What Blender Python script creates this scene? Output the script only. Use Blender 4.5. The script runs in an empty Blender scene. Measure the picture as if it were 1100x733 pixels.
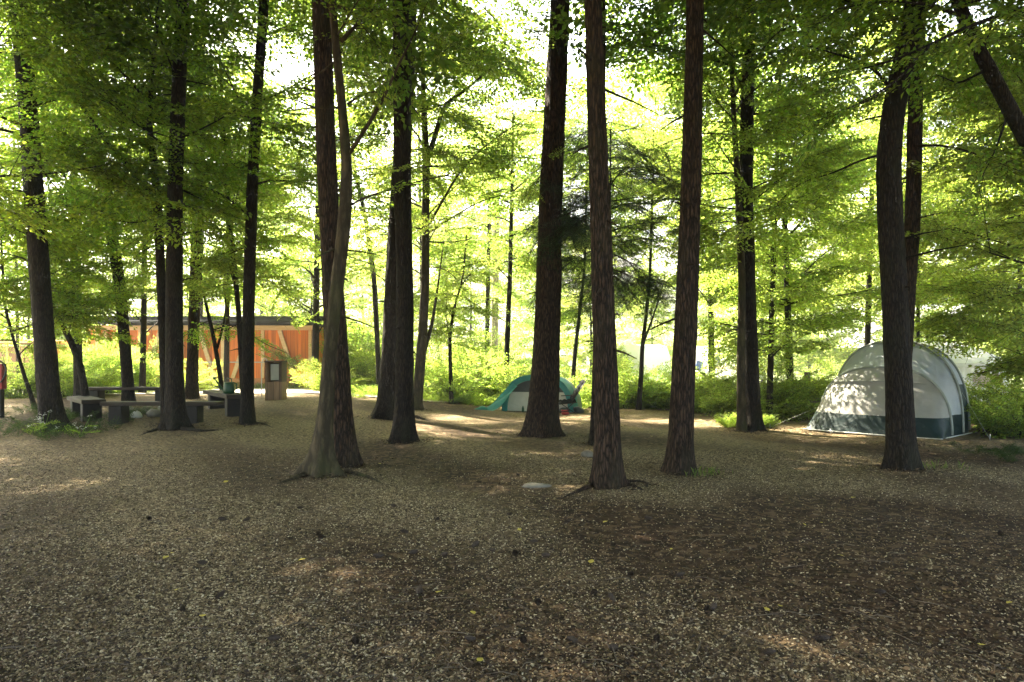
import bpy, bmesh, math, random
import numpy as np
from mathutils import Vector, Matrix

SC = bpy.context.scene
COL = SC.collection
R = np.random.default_rng(7)
PI = math.pi
HAZE = .0018
CAMZ, HOR, F, CX = 1.6, 388.0, 733.0, 550.0     # eye height, horizon row, focal length and centre column (photo pixels)

# ------------------------------------------------------------------ terrain
def ss(t):
    t = np.clip(t, 0, 1); return t * t * (3 - 2 * t)
def H(x, y):
    x = np.asarray(x, float); y = np.asarray(y, float)
    h = 0.45 * ss((y - 9) / 15) * ss((1 - x) / 8)
    n = 0.022 * np.sin(x * 1.3 + 0.7 * y) + 0.018 * np.sin(1.9 * y - 0.8 * x + 1) + 0.010 * np.sin(3.1 * x + 2.3 * y)
    return h + n * ss((26 - y) / 6)
def at(px, py, d):                               # a point of the place seen at (px, py), d metres away
    return np.array([(px - CX) / F * d, d, CAMZ + (HOR - py) / F * d])
def dist(px, py):                                # how far the ground is at (px, py)
    d = 12.0
    for _ in range(60):
        z = float(H((px - CX) / F * d, d)); d = 0.5 * d + 0.5 * (CAMZ - z) / (py - HOR) * F
    return d
def gp(px, py):
    d = dist(px, py); x = (px - CX) / F * d
    return np.array([x, d, float(H(x, d))])

# ------------------------------------------------------------------ mesh helpers
class MB:
    def __init__(s): s.v, s.q, s.t, s.n = [], [], [], 0
    def add(s, v, q=None, t=None):
        v = np.asarray(v, float).reshape(-1, 3)
        if q is not None and len(q): s.q.append(np.asarray(q, np.int64).reshape(-1, 4) + s.n)
        if t is not None and len(t): s.t.append(np.asarray(t, np.int64).reshape(-1, 3) + s.n)
        s.v.append(v); s.n += len(v); return s
    def arrays(s):
        v = np.concatenate(s.v) if s.v else np.zeros((0, 3))
        q = np.concatenate(s.q) if s.q else np.zeros((0, 4), np.int64)
        t = np.concatenate(s.t) if s.t else np.zeros((0, 3), np.int64)
        return v, q, t
    def mesh(s, name, mat, smooth=True, origin=(0, 0, 0)):
        v, q, t = s.arrays()
        v = v - np.asarray(origin, float)
        me = bpy.data.meshes.new(name)
        me.vertices.add(len(v)); me.vertices.foreach_set('co', v.astype(np.float32).ravel())
        nl = len(q) * 4 + len(t) * 3
        me.loops.add(nl); me.loops.foreach_set('vertex_index', np.concatenate([q.ravel(), t.ravel()]).astype(np.int32))
        me.polygons.add(len(q) + len(t))
        me.polygons.foreach_set('loop_start', np.concatenate([np.arange(len(q)) * 4, len(q) * 4 + np.arange(len(t)) * 3]).astype(np.int32))
        me.polygons.foreach_set('use_smooth', np.full(len(q) + len(t), smooth))
        me.update(calc_edges=True); me.validate()
        if mat: me.materials.append(mat)
        return me
    def build(s, name, mat, parent=None, smooth=True, origin=None):
        """ONE mesh object; under a parent its coordinates are local to the parent's location (parents are unrotated unless noted)."""
        if origin is None: origin = tuple(parent.matrix_basis.translation) if parent is not None and not parent.get('_local') else (0, 0, 0)
        o = bpy.data.objects.new(name, s.mesh(name, mat, smooth, origin)); COL.objects.link(o)
        if parent is not None: o.parent = parent
        return o
    # shapes
    def box(s, c, size, rz=0.0, bev=0.0):
        x, y, z = np.asarray(size, float) / 2
        b = min(bev, x * .9, y * .9, z * .9)
        if b <= 0:
            v = np.array([[i, j, k] for k in (-z, z) for j in (-y, y) for i in (-x, x)])
            q = [[0, 2, 3, 1], [4, 5, 7, 6], [0, 1, 5, 4], [2, 6, 7, 3], [0, 4, 6, 2], [1, 3, 7, 5]]
        else:                                    # chamfered box
            bm = bmesh.new(); bmesh.ops.create_cube(bm, size=1.0)
            for vv in bm.verts: vv.co = Vector((vv.co.x * 2 * x, vv.co.y * 2 * y, vv.co.z * 2 * z))
            bmesh.ops.bevel(bm, geom=list(bm.edges), offset=b, segments=2, affect='EDGES', profile=0.6)
            bmesh.ops.triangulate(bm, faces=list(bm.faces))
            bm.verts.index_update()
            v = np.array([vv.co[:] for vv in bm.verts]); t = [[w.index for w in f.verts] for f in bm.faces]; bm.free()
            cr, sr = math.cos(rz), math.sin(rz)
            v = np.c_[v[:, 0] * cr - v[:, 1] * sr, v[:, 0] * sr + v[:, 1] * cr, v[:, 2]] + np.asarray(c, float)
            return s.add(v, t=t)
        cr, sr = math.cos(rz), math.sin(rz)
        v = np.c_[v[:, 0] * cr - v[:, 1] * sr, v[:, 0] * sr + v[:, 1] * cr, v[:, 2]] + np.asarray(c, float)
        return s.add(v, q)
    def beam(s, p0, p1, w, h, up=(0, 0, 1)):     # rectangular bar from p0 to p1
        p0, p1 = np.asarray(p0, float), np.asarray(p1, float)
        d = (p1 - p0) / np.linalg.norm(p1 - p0); u = np.asarray(up, float)
        if abs(d @ u) > .95: u = np.array([0, 1, 0.])
        a = np.cross(d, u); a /= np.linalg.norm(a); b = np.cross(a, d)
        v = [p + a * i * w / 2 + b * j * h / 2 for p in (p0, p1) for j in (-1, 1) for i in (-1, 1)]
        return s.add(v, [[0, 2, 3, 1], [4, 5, 7, 6], [0, 1, 5, 4], [2, 6, 7, 3], [0, 4, 6, 2], [1, 3, 7, 5]])
    def tube(s, path, rad, n=8, cap=True):
        P = np.asarray(path, float); m = len(P)
        rad = np.broadcast_to(np.asarray(rad, float), (m,))
        T = np.gradient(P, axis=0); T /= np.linalg.norm(T, axis=1)[:, None] + 1e-12
        ref = np.array([1, 0, 0.]) if abs(T[:, 0]).mean() < .8 else np.array([0, 0, 1.])
        A = np.cross(T, ref); A /= np.linalg.norm(A, axis=1)[:, None] + 1e-12
        B = np.cross(T, A)
        th = np.arange(n) / n * 2 * PI
        ring = P[:, None] + rad[:, None, None] * (np.cos(th)[None, :, None] * A[:, None] + np.sin(th)[None, :, None] * B[:, None])
        v = ring.reshape(-1, 3)
        i = np.arange(m - 1)[:, None] * n; j = np.arange(n)[None]; k = (np.arange(n)[None] + 1) % n
        q = np.stack([i + j, i + k, i + n + k, i + n + j], -1).reshape(-1, 4)
        t = []
        if cap:
            v = np.concatenate([v, P[:1], P[-1:]]); a, b = m * n, m * n + 1
            t = [[a, (x + 1) % n, x] for x in range(n)] + [[b, (m - 1) * n + x, (m - 1) * n + (x + 1) % n] for x in range(n)]
        return s.add(v, q, t)
    def grid(s, Pt):                              # Pt: (a, b, 3)
        a, b = Pt.shape[:2]
        i = np.arange(a - 1)[:, None] * b; j = np.arange(b - 1)[None]
        return s.add(Pt.reshape(-1, 3), np.stack([i + j, i + b + j, i + b + j + 1, i + j + 1], -1).reshape(-1, 4))
    def lathe(s, prof, c, n=24):
        P = np.asarray(prof, float); th = np.arange(n) / n * 2 * PI
        v = np.stack([P[:, 0][:, None] * np.cos(th), P[:, 0][:, None] * np.sin(th), np.repeat(P[:, 1][:, None], n, 1)], -1) + np.asarray(c, float)
        m = len(P); i = np.arange(m - 1)[:, None] * n; j = np.arange(n)[None]; k = (j + 1) % n
        return s.add(v.reshape(-1, 3), np.stack([i + j, i + k, i + n + k, i + n + j], -1).reshape(-1, 4))
    def blob(s, c, rad, seed=0, rough=.18, sub=2, flat=0.0):
        bm = bmesh.new(); bmesh.ops.create_icosphere(bm, subdivisions=sub, radius=1)
        bm.verts.index_update()
        v = np.array([w.co[:] for w in bm.verts]); t = [[w.index for w in f.verts] for f in bm.faces]; bm.free()
        g = np.random.default_rng(seed)
        k = np.ones(len(v))
        for _ in range(7):
            d = g.normal(size=3); d /= np.linalg.norm(d); k -= rough * np.clip(v @ d - g.uniform(.35, .8), 0, 1)
        for _ in range(4): k += rough * .25 * np.sin(v @ g.normal(size=3) * 3 + g.uniform(0, 6))
        v = v * k[:, None] * np.asarray(rad, float)
        if flat: v[:, 2] = np.maximum(v[:, 2], -flat)
        return s.add(v + np.asarray(c, float), t=t)

def tag(o, label=None, cat=None, group=None, kind=None):
    if label: o['label'] = label
    if cat: o['category'] = cat
    if group: o['group'] = group
    if kind: o['kind'] = kind
    return o
def thing(name, loc, label, cat, group=None):
    o = bpy.data.objects.new(name, None); COL.objects.link(o)
    o.empty_display_size = .2; o.location = Vector([float(a) for a in loc])
    return tag(o, label, cat, group)
def copy_tree(o, loc=None, rz=None, sc=None, label=None):
    c = o.copy(); COL.objects.link(c)
    for ch in list(o.children):
        k = ch.copy(); COL.objects.link(k); k.parent = c
        for g in list(ch.children):
            e = g.copy(); COL.objects.link(e); e.parent = k
    if loc is not None: c.location = Vector([float(a) for a in loc])
    if rz is not None: c.rotation_euler = (0, 0, rz)
    if sc is not None: c.scale = (sc, sc, sc)
    if label: c['label'] = label
    return c

# ------------------------------------------------------------------ materials
def new_mat(name):
    m = bpy.data.materials.new(name); m.use_nodes = True
    nt = m.node_tree; nt.nodes.clear()
    out = nt.nodes.new('ShaderNodeOutputMaterial')
    return m, nt, out
def nd(nt, typ, **kw):
    n = nt.nodes.new(typ)
    for k, v in kw.items():
        if k.startswith('i_'):
            n.inputs[int(k[2:]) if k[2:].isdigit() else k[2:].replace('_', ' ')].default_value = v
        else: setattr(n, k, v)
    return n
def ramp(nt, fac, stops):
    r = nt.nodes.new('ShaderNodeValToRGB'); e = r.color_ramp.elements
    while len(e) < len(stops): e.new(.5)
    for k, (p, c) in zip(e, stops): k.position = p; k.color = (*c, 1)
    nt.links.new(fac, r.inputs[0]); return r.outputs[0]
def coords(nt, scale=(1, 1, 1)):
    tc = nt.nodes.new('ShaderNodeTexCoord'); mp = nt.nodes.new('ShaderNodeMapping')
    mp.inputs['Scale'].default_value = scale
    nt.links.new(tc.outputs['Object'], mp.inputs[0]); return mp.outputs[0]
def surf(name, c1, c2, rough=.7, scale=(4, 4, 4), bump=.15, bscale=None, spec=.4, detail=6, dist_=.01, metal=0, transl=0):
    m, nt, out = new_mat(name); L = nt.links
    n = nd(nt, 'ShaderNodeTexNoise', i_Detail=float(detail), i_Scale=1.0); L.new(coords(nt, scale), n.inputs['Vector'])
    c = ramp(nt, n.outputs[0], [(.3, c1), (.7, c2)])
    b = nd(nt, 'ShaderNodeBsdfPrincipled'); b.inputs['Roughness'].default_value = rough
    b.inputs['Specular IOR Level'].default_value = spec; b.inputs['Metallic'].default_value = metal
    L.new(c, b.inputs['Base Color'])
    n2 = n
    if bscale: n2 = nd(nt, 'ShaderNodeTexNoise', i_Detail=5.0, i_Scale=1.0); L.new(coords(nt, bscale), n2.inputs['Vector'])
    bp = nd(nt, 'ShaderNodeBump'); bp.inputs['Strength'].default_value = bump; bp.inputs['Distance'].default_value = dist_
    L.new(n2.outputs[0], bp.inputs['Height']); L.new(bp.outputs[0], b.inputs['Normal'])
    if transl:
        tr = nd(nt, 'ShaderNodeBsdfTranslucent'); L.new(c, tr.inputs[0]); L.new(bp.outputs[0], tr.inputs['Normal'])
        mx = nd(nt, 'ShaderNodeMixShader'); mx.inputs[0].default_value = transl
        L.new(b.outputs[0], mx.inputs[1]); L.new(tr.outputs[0], mx.inputs[2]); L.new(mx.outputs[0], out.inputs[0])
    else: L.new(b.outputs[0], out.inputs[0])
    return m
def bark_mat(name, lo, hi, moss, vs=(26, 26, 5), bump=.9, crack=.35):
    m, nt, out = new_mat(name); L = nt.links
    v = nd(nt, 'ShaderNodeTexVoronoi', feature='DISTANCE_TO_EDGE', i_Scale=1.0)
    n = nd(nt, 'ShaderNodeTexNoise', i_Detail=6.0, i_Scale=1.0); L.new(coords(nt, (30, 30, 9)), n.inputs['Vector'])
    warp = nd(nt, 'ShaderNodeMixRGB', blend_type='ADD'); warp.inputs[0].default_value = .9
    L.new(coords(nt, vs), warp.inputs[1]); L.new(n.outputs['Color'], warp.inputs[2]); L.new(warp.outputs[0], v.inputs['Vector'])
    mr = nd(nt, 'ShaderNodeMapRange'); mr.inputs['From Max'].default_value = crack; L.new(v.outputs['Distance'], mr.inputs['Value'])
    mul = nd(nt, 'ShaderNodeMath', operation='MULTIPLY'); L.new(mr.outputs[0], mul.inputs[0])
    ad = nd(nt, 'ShaderNodeMath', operation='MULTIPLY_ADD'); ad.inputs[1].default_value = .8; ad.inputs[2].default_value = .45
    L.new(n.outputs[0], ad.inputs[0]); L.new(ad.outputs[0], mul.inputs[1])
    col = ramp(nt, mul.outputs[0], [(.08, lo), (.75, hi)])
    n3 = nd(nt, 'ShaderNodeTexNoise', i_Detail=4.0, i_Scale=1.0); L.new(coords(nt, (2.6, 2.6, 1.1)), n3.inputs['Vector'])
    f = nd(nt, 'ShaderNodeMapRange'); f.inputs['From Min'].default_value = .5; f.inputs['From Max'].default_value = .72
    f.inputs['To Max'].default_value = .7; L.new(n3.outputs[0], f.inputs['Value'])
    mx = nd(nt, 'ShaderNodeMixRGB'); mx.inputs[2].default_value = (*moss, 1); L.new(f.outputs[0], mx.inputs[0]); L.new(col, mx.inputs[1])
    b = nd(nt, 'ShaderNodeBsdfPrincipled', i_Roughness=.9); b.inputs['Specular IOR Level'].default_value = .2
    L.new(mx.outputs[0], b.inputs['Base Color'])
    bp = nd(nt, 'ShaderNodeBump'); bp.inputs['Strength'].default_value = bump; bp.inputs['Distance'].default_value = .025
    L.new(mul.outputs[0], bp.inputs['Height']); L.new(bp.outputs[0], b.inputs['Normal']); L.new(b.outputs[0], out.inputs[0])
    return m
def leaf_mat(name, refl, trans, var=.35, mix=.5):
    m, nt, out = new_mat(name); L = nt.links
    g = nd(nt, 'ShaderNodeNewGeometry'); oi = nd(nt, 'ShaderNodeObjectInfo')
    hs = []
    for c in (refl, trans):
        h = nd(nt, 'ShaderNodeHueSaturation'); h.inputs['Color'].default_value = (*c, 1)
        a = nd(nt, 'ShaderNodeMapRange'); a.inputs['To Min'].default_value = 1 - var; a.inputs['To Max'].default_value = 1 + var
        L.new(g.outputs['Random Per Island'], a.inputs['Value']); L.new(a.outputs[0], h.inputs['Value'])
        w = nd(nt, 'ShaderNodeMath', operation='MULTIPLY', i_1=7.31); L.new(g.outputs['Random Per Island'], w.inputs[0])
        fr = nd(nt, 'ShaderNodeMath', operation='FRACT'); L.new(w.outputs[0], fr.inputs[0])
        sm = nd(nt, 'ShaderNodeMath', operation='MULTIPLY_ADD', i_1=.05, i_2=.465); L.new(fr.outputs[0], sm.inputs[0])
        s2 = nd(nt, 'ShaderNodeMath', operation='MULTIPLY_ADD', i_1=.02); L.new(oi.outputs['Random'], s2.inputs[0]); L.new(sm.outputs[0], s2.inputs[2])
        L.new(s2.outputs[0], h.inputs['Hue']); hs.append(h.outputs[0])
    b = nd(nt, 'ShaderNodeBsdfPrincipled', i_Roughness=.55); b.inputs['Specular IOR Level'].default_value = .3
    t = nd(nt, 'ShaderNodeBsdfTranslucent')
    L.new(hs[0], b.inputs['Base Color']); L.new(hs[1], t.inputs[0])
    mx = nd(nt, 'ShaderNodeMixShader'); mx.inputs[0].default_value = mix
    L.new(b.outputs[0], mx.inputs[1]); L.new(t.outputs[0], mx.inputs[2]); L.new(mx.outputs[0], out.inputs[0])
    return m
def rand_mat(name, stops, rough=.85, spec=.25):
    m, nt, out = new_mat(name); L = nt.links
    g = nd(nt, 'ShaderNodeNewGeometry'); c = ramp(nt, g.outputs['Random Per Island'], stops)
    b = nd(nt, 'ShaderNodeBsdfPrincipled', i_Roughness=rough); b.inputs['Specular IOR Level'].default_value = spec
    L.new(c, b.inputs['Base Color']); L.new(b.outputs[0], out.inputs[0]); return m

M = {}
M['pine_bark'] = bark_mat('pine bark', (.010, .0065, .0045), (.078, .047, .031), (.036, .03, .018), vs=(30, 30, 4.5))
M['dark_bark'] = bark_mat('dark bark', (.008, .006, .0045), (.042, .030, .021), (.02, .022, .010), vs=(36, 36, 6))
M['beech_bark'] = bark_mat('beech bark', (.032, .025, .015), (.092, .07, .042), (.06, .062, .024), vs=(9, 9, 2.5), bump=.4, crack=.5)
M['pale_bark'] = bark_mat('pale bark', (.16, .13, .11), (.42, .36, .32), (.3, .28, .22), vs=(9, 9, 4), bump=.3, crack=.3)
M['leaf'] = leaf_mat('beech leaves', (.085, .12, .02), (.46, .61, .11), mix=.6)
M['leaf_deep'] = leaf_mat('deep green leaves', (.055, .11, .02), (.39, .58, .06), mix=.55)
M['leaf_far'] = leaf_mat('sun-brightened leaves', (.12, .14, .03), (.54, .67, .17), mix=.6)  # brighter leaf green for the background, sunlight put into the colour
M['leaf_shade_tint'] = leaf_mat('shade-darkened leaves', (.025, .045, .012), (.06, .10, .015))  # darker leaf green for low plants, shade put into the colour
M['needle'] = leaf_mat('fir needles', (.03, .06, .024), (.06, .11, .025), mix=.35)
M['canopy_leaf'] = leaf_mat('canopy leaves', (.055, .10, .02), (.21, .33, .04))
M['grass'] = leaf_mat('grass blades', (.08, .12, .03), (.22, .28, .05))
M['flower'] = surf('white petals', (.75, .75, .72), (.82, .82, .8), bump=0, transl=.3)

AZ, EL = math.radians(-46), math.radians(52)
SUN = np.array([math.sin(AZ) * math.cos(EL), math.cos(AZ) * math.cos(EL), math.sin(EL)])
# ------------------------------------------------------------------ leaves on twigs
def spray_template(seed, leaf=.105, n_side=15, needle=False):
    g = np.random.default_rng(seed)
    P, D, Ln, Wd, tw = [], [], [], [], []
    def curve(x): return np.array([x, .06 * math.sin(2.6 * x + seed), -.13 * x * x])
    tw.append((curve(0), curve(.5), .006)); tw.append((curve(.5), curve(1), .004))
    for i in range(n_side):
        x = .10 + .88 * (i + g.uniform(-.3, .3)) / n_side
        sgn = 1 if i % 2 else -1
        ln = (.46 * math.sin(PI * min(1, .25 + .75 * x)) ** .8 + .08) * g.uniform(.7, 1.15)
        a = sgn * g.uniform(.75, 1.1)
        d = np.array([math.cos(a), math.sin(a), g.uniform(-.22, .12)])
        p0 = curve(x); tw.append((p0, p0 + d * ln, .003))
        step = leaf * (.34 if needle else .62)
        for k in range(max(2, int(ln / step))):
            s = (k + .6) * step; s2 = 1 if k % 2 else -1
            b = a + s2 * g.uniform(.6, 1.0)
            if needle: b = a + s2 * g.uniform(.8, 1.1)
            P.append(p0 + d * s - np.array([0, 0, .10 * s * s])); D.append([math.cos(b), math.sin(b), g.normal(-.12, .22)])
            k_ = g.uniform(.65, 1.15)
            Ln.append(leaf * k_); Wd.append(leaf * k_ * (.16 if needle else g.uniform(.5, .68)))
        P.append(p0 + d * ln); D.append([d[0], d[1], g.normal(-.2, .2)]); Ln.append(leaf); Wd.append(leaf * (.16 if needle else .55))
    for k in range(10):
        x = k / 10; sg = 1 if k % 2 else -1
        P.append(curve(x)); D.append([math.cos(sg * .8), math.sin(sg * .8), g.normal(-.1, .25)]); Ln.append(leaf); Wd.append(leaf * (.16 if needle else .6))
    P, D, Ln, Wd = map(np.array, (P, D, Ln, Wd))
    D /= np.linalg.norm(D, axis=1)[:, None]
    Nn = np.array([0, 0, 1.]) + g.normal(0, .55, (len(P), 3)); Nn /= np.linalg.norm(Nn, axis=1)[:, None]
    S = np.cross(D, Nn); S /= np.linalg.norm(S, axis=1)[:, None]; Nn = np.cross(S, D)
    l, w = Ln[:, None], Wd[:, None]
    V = np.stack([P, P + D * l * .45 + S * w * .5 + Nn * l * .07, P + D * l - Nn * l * .10, P + D * l * .45 - S * w * .5 + Nn * l * .07], 1)
    return V, tw
SPR = {'beech': [spray_template(s) for s in range(8)],
       'mid': [spray_template(20 + s, leaf=.125, n_side=12) for s in range(6)],
       'big': [spray_template(40 + s, leaf=.19, n_side=9) for s in range(5)],
       'huge': [spray_template(80 + s, leaf=.30, n_side=6) for s in range(4)],
       'fir': [spray_template(60 + s, leaf=.05, n_side=18, needle=True) for s in range(5)]}

GAPS = []                                         # openings in the canopy: lines from sunlit spots towards the sun
SIGHT = [(1034, 408, 22, 1.3), (1058, 414, 22, 1.3), (1000, 400, 14, .6), (1000, 440, 14, .5), (1020, 430, 15, .5), (225, 385, 29, .7), (300, 380, 29, .9), (325, 395, 29, .7), (250, 395, 29, .6), (690, 386, 44, .8), (775, 388, 46, .8), (905, 400, 14.8, .5), (930, 440, 14, .5)]
for d, pts in [(14.3, [(29, 100), (33, 150), (36, 200), (41, 260), (24, 40)]), (14.2, [(192, 60), (191, 110), (189, 170), (188, 230), (188, 290)]), (14.8, [(282, 30), (279, 80), (275, 140), (271, 200)]), (13.2, [(432, 60), (432, 120), (432, 180), (433, 240)]),
               (9.8, [(985, 20), (975, 60), (966, 85), (960, 115), (955, 150), (954, 190)]), (8.9, [(1085, 115), (1070, 90), (1056, 65), (1046, 45)]), (15.6, [(803, 130), (802, 180), (802, 230), (804, 280)]), (12.6, [(984, 110), (984, 160), (982, 210)])]:
    SIGHT += [(px, py, d, .26) for px, py in pts]
def in_gap(p):
    for px, py, d, r in SIGHT:
        if p[1] < d and abs(p[0] / p[1] * F + CX - px) < r * F / d and abs(HOR - (p[2] - CAMZ) / p[1] * F - py) < r * F / d: return True
    for a, r in GAPS:
        v = p - a; h = v @ SUN
        if h > 1.2 and np.linalg.norm(v - h * SUN) < r: return True
    return False
for px, py, r in [(450, 458, 1.1), (505, 448, 1.3), (600, 450, 1.2), (690, 452, 1.2), (745, 458, 1.1), (850, 462, 1.1), (560, 490, .8), (940, 500, .8), (85, 522, .42), (640, 622, .42), (714, 645, .4), (746, 570, .6), (1062, 712, .62), (1000, 668, .3), (470, 468, .8), (540, 453, 1.0), (620, 462, .7), (522, 507, .5), (660, 447, .9),
                  (880, 494, .7), (900, 480, .6), (1040, 493, .7), (380, 605, .22), (415, 500, .4), (700, 478, .6), (770, 452, .8), (830, 470, .6), (480, 450, .9)]:
    GAPS.append((gp(px, py), r * .78))
for x in np.arange(-17, -6, 1.6):
    for y in (23.6, 25.2, 26.6): GAPS.append((np.array([x, y, float(H(x, y))]), 1.15))
for x in np.arange(-5.5, 10, 1.5):
    for y, z in ((23.4, 1.3), (25.5, 1.6)): GAPS.append((np.array([x, y, z]), .85))
for px, d in ((676, 44), (690, 44), (760, 46), (785, 46), (632, 50)):
    for z in (.8, 2.4): GAPS.append((np.array([(px - CX) / F * d - 1, d, z]), 1.8))
for px, py, d, r in [(736, 110, 9.4, .55), (745, 180, 9.4, .5), (980, 170, 12.7, .6), (800, 350, 15.6, .5), (908, 434, 14.6, .4), (372, 230, 9.2, .35)]:
    GAPS.append((at(px, py, d), r * .8))
class Foliage:
    """collects sprays (leaves) and their twigs"""
    def __init__(s, kind, seed): s.kind, s.g, s.it = kind, np.random.default_rng(seed), []
    def put(s, p, d, scale, tilt=.42):
        if in_gap(p): return
        d = np.asarray(d, float); d = d / (np.linalg.norm(d) + 1e-9)
        up = np.array([0, 0, 1.]) + s.g.normal(0, tilt, 3)
        y = np.cross(up, d); y /= np.linalg.norm(y) + 1e-9; z = np.cross(d, y)
        s.it.append((s.g.integers(len(SPR[s.kind])), np.asarray(p, float), np.stack([d, y, z], 1) * scale))
    def along(s, path, t0=.2, gap=.33, size=1.0, droop=.15, spread=.85, side=1.0):
        P = np.asarray(path, float); seg = np.linalg.norm(np.diff(P, axis=0), axis=1); cum = np.r_[0, np.cumsum(seg)]; Lg = cum[-1]
        t = t0 * Lg; k = 0
        while t < Lg:
            p = np.array([np.interp(t, cum, P[:, i]) for i in range(3)]); e = np.array([np.interp(min(t + .15, Lg), cum, P[:, i]) for i in range(3)])
            if t + .15 >= Lg: e = p + (P[-1] - P[-2])
            d = (e - p) / (np.linalg.norm(e - p) + 1e-9)
            a = (1 if k % 2 else -1) * s.g.uniform(.55, 1.25) * spread
            if abs(d[2]) > .85: d = np.array([s.g.normal(), s.g.normal(), .3])
            dd = np.array([d[0] * math.cos(a) - d[1] * math.sin(a), d[0] * math.sin(a) + d[1] * math.cos(a), d[2] * .6 - droop + s.g.normal(0, .12)])
            sc = size * s.g.uniform(.65, 1.2) * (1.1 - .45 * t / Lg) * side
            s.put(p, dd, sc); t += gap * s.g.uniform(.6, 1.4); k += 1
        s.put(P[-1], P[-1] - P[-2] - np.array([0, 0, droop * .3]), size * .8)
    def leaves(s, mb):
        for k in range(len(SPR[s.kind])):
            it = [i for i in s.it if i[0] == k]
            if not it: continue
            V = SPR[s.kind][k][0]; n = len(V)
            Rm = np.stack([i[2] for i in it]); T = np.stack([i[1] for i in it])
            W = np.einsum('mij,nkj->mnki', Rm, V) + T[:, None, None]
            keep = s.g.random((len(it), n)) > .06
            W = W[keep].reshape(-1, 3)
            mb.add(W, np.arange(len(W)).reshape(-1, 4))
        return mb
    def twigs(s, mb, thick=1.0, all_=True):
        A, B, r = [], [], []
        for k, p, Rm in s.it:
            for i, (a, b, w) in enumerate(SPR[s.kind][k][1]):
                if not all_ and i > 1: break
                A.append(p + Rm @ a); B.append(p + Rm @ b); r.append(w * thick)
        if not A: return mb
        A, B, r = np.array(A), np.array(B), np.array(r)[:, None]
        d = B - A; d /= np.linalg.norm(d, axis=1)[:, None] + 1e-9
        u = np.cross(d, [0.3, .2, .93]); u /= np.linalg.norm(u, axis=1)[:, None] + 1e-9; w = np.cross(d, u)
        n = len(A)
        v = np.stack([A + u * r, A - .5 * u * r + .87 * w * r, A - .5 * u * r - .87 * w * r, B + .3 * u * r, B - .15 * u * r + .26 * w * r, B - .15 * u * r - .26 * w * r], 1)
        base = np.arange(n)[:, None, None] * 6
        q = base + np.array([[0, 1, 4, 3], [1, 2, 5, 4], [2, 0, 3, 5]])[None]
        mb.add(v.reshape(-1, 3), q.reshape(-1, 4)); return mb

# ------------------------------------------------------------------ trunks
def smooth_path(pts, n):
    P = np.asarray(pts, float); k = len(P)
    t = np.r_[0, np.cumsum(np.linalg.norm(np.diff(P[:, :3], axis=0), axis=1))]
    tt = np.linspace(0, t[-1], n); Q = np.stack([np.interp(tt, t, P[:, i]) for i in range(P.shape[1])], 1)
    for _ in range(max(1, n // 14)):
        Q[1:-1] = .25 * Q[:-2] + .5 * Q[1:-1] + .25 * Q[2:]
    return Q
def trunk_mesh(mb, pts, seed, base_z, flare=.9, lobes=5, sides=28, step=.09, rough=.05, zmax=11):
    """pts: rows (x, y, z, radius) from the ground up; buttressed foot, uneven bark surface."""
    g = np.random.default_rng(seed)
    Q = smooth_path(pts, max(12, int(np.linalg.norm(np.asarray(pts[-1][:3]) - np.asarray(pts[0][:3])) / step)))
    low = Q[0].copy(); low[2] = base_z - .12; Q = np.vstack([low, Q])
    n = len(Q); th = np.arange(sides) / sides * 2 * PI
    h = Q[:, 2] - base_z
    ph = g.uniform(0, 6, 6); lob = .5 + .5 * np.cos(lobes * th + ph[0] + .7 * np.sin(th + ph[1])); lob = lob ** 1.6 * (.6 + .5 * np.sin(th + ph[2]) ** 2)
    fl = flare * (np.exp(-np.clip(h, 0, None) / .22)[:, None] * (.12 + 1.25 * lob[None]) + .10 * np.exp(-np.clip(h, 0, None) / .55)[:, None] * (.3 + 1.2 * lob[None]))
    wob = np.zeros((n, sides))
    for k in range(5):
        wob += g.uniform(.4, 1) * np.sin(g.integers(2, 9) * th[None] + g.uniform(.5, 3) * h[:, None] + g.uniform(0, 6)) / 5
    fine = g.normal(0, 1, (n, sides)); fine = (fine + np.roll(fine, 1, 0) + np.roll(fine, -1, 0)) / 2.2
    rr = Q[:, 3][:, None] * (1 + fl + rough * wob + rough * .55 * fine)
    V = np.stack([Q[:, 0][:, None] + rr * np.cos(th), Q[:, 1][:, None] + rr * np.sin(th), np.repeat(Q[:, 2][:, None], sides, 1)], -1)
    i = np.arange(n - 1)[:, None] * sides; j = np.arange(sides)[None]; k = (j + 1) % sides
    mb.add(V.reshape(-1, 3), np.stack([i + j, i + k, i + sides + k, i + sides + j], -1).reshape(-1, 4))
def px_trunk(base, pts, top_h, top_r=.05):
    """pixel column -> world rows; every row at the distance of the foot, continued above the picture up to top_h."""
    d = base[1]
    rows = []
    for (px, py, w) in pts:
        p = at(px, py, d); rows.append([p[0], d, p[2], w * .94 / 2 / F * d * math.cos(math.atan((px - CX) / F))])
    rows[0][2] = base[2]
    r = rows[-1]; q = rows[-2]; z = r[2]
    sx = np.clip((r[0] - q[0]) / max(r[2] - q[2], .3), -.15, .15)
    while z < top_h:
        z += 1.5; k = (z - r[2]) / (top_h - r[2] + 1e-6)
        rows.append([r[0] + sx * (z - r[2]) * .6, d + .15 * math.sin(z * .4 + px), z, max(top_r, r[3] * (1 - .8 * k))])
    return rows
def limb(mb, path, r0, r1=.006, n=6, pts=14):
    Q = smooth_path(np.asarray(path, float), pts)
    mb.tube(Q, np.linspace(r0, r1, len(Q)) , n); return Q
def pos_at(rows, z):
    A = np.asarray(rows); return np.array([np.interp(z, A[:, 2], A[:, i]) for i in range(4)])

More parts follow.
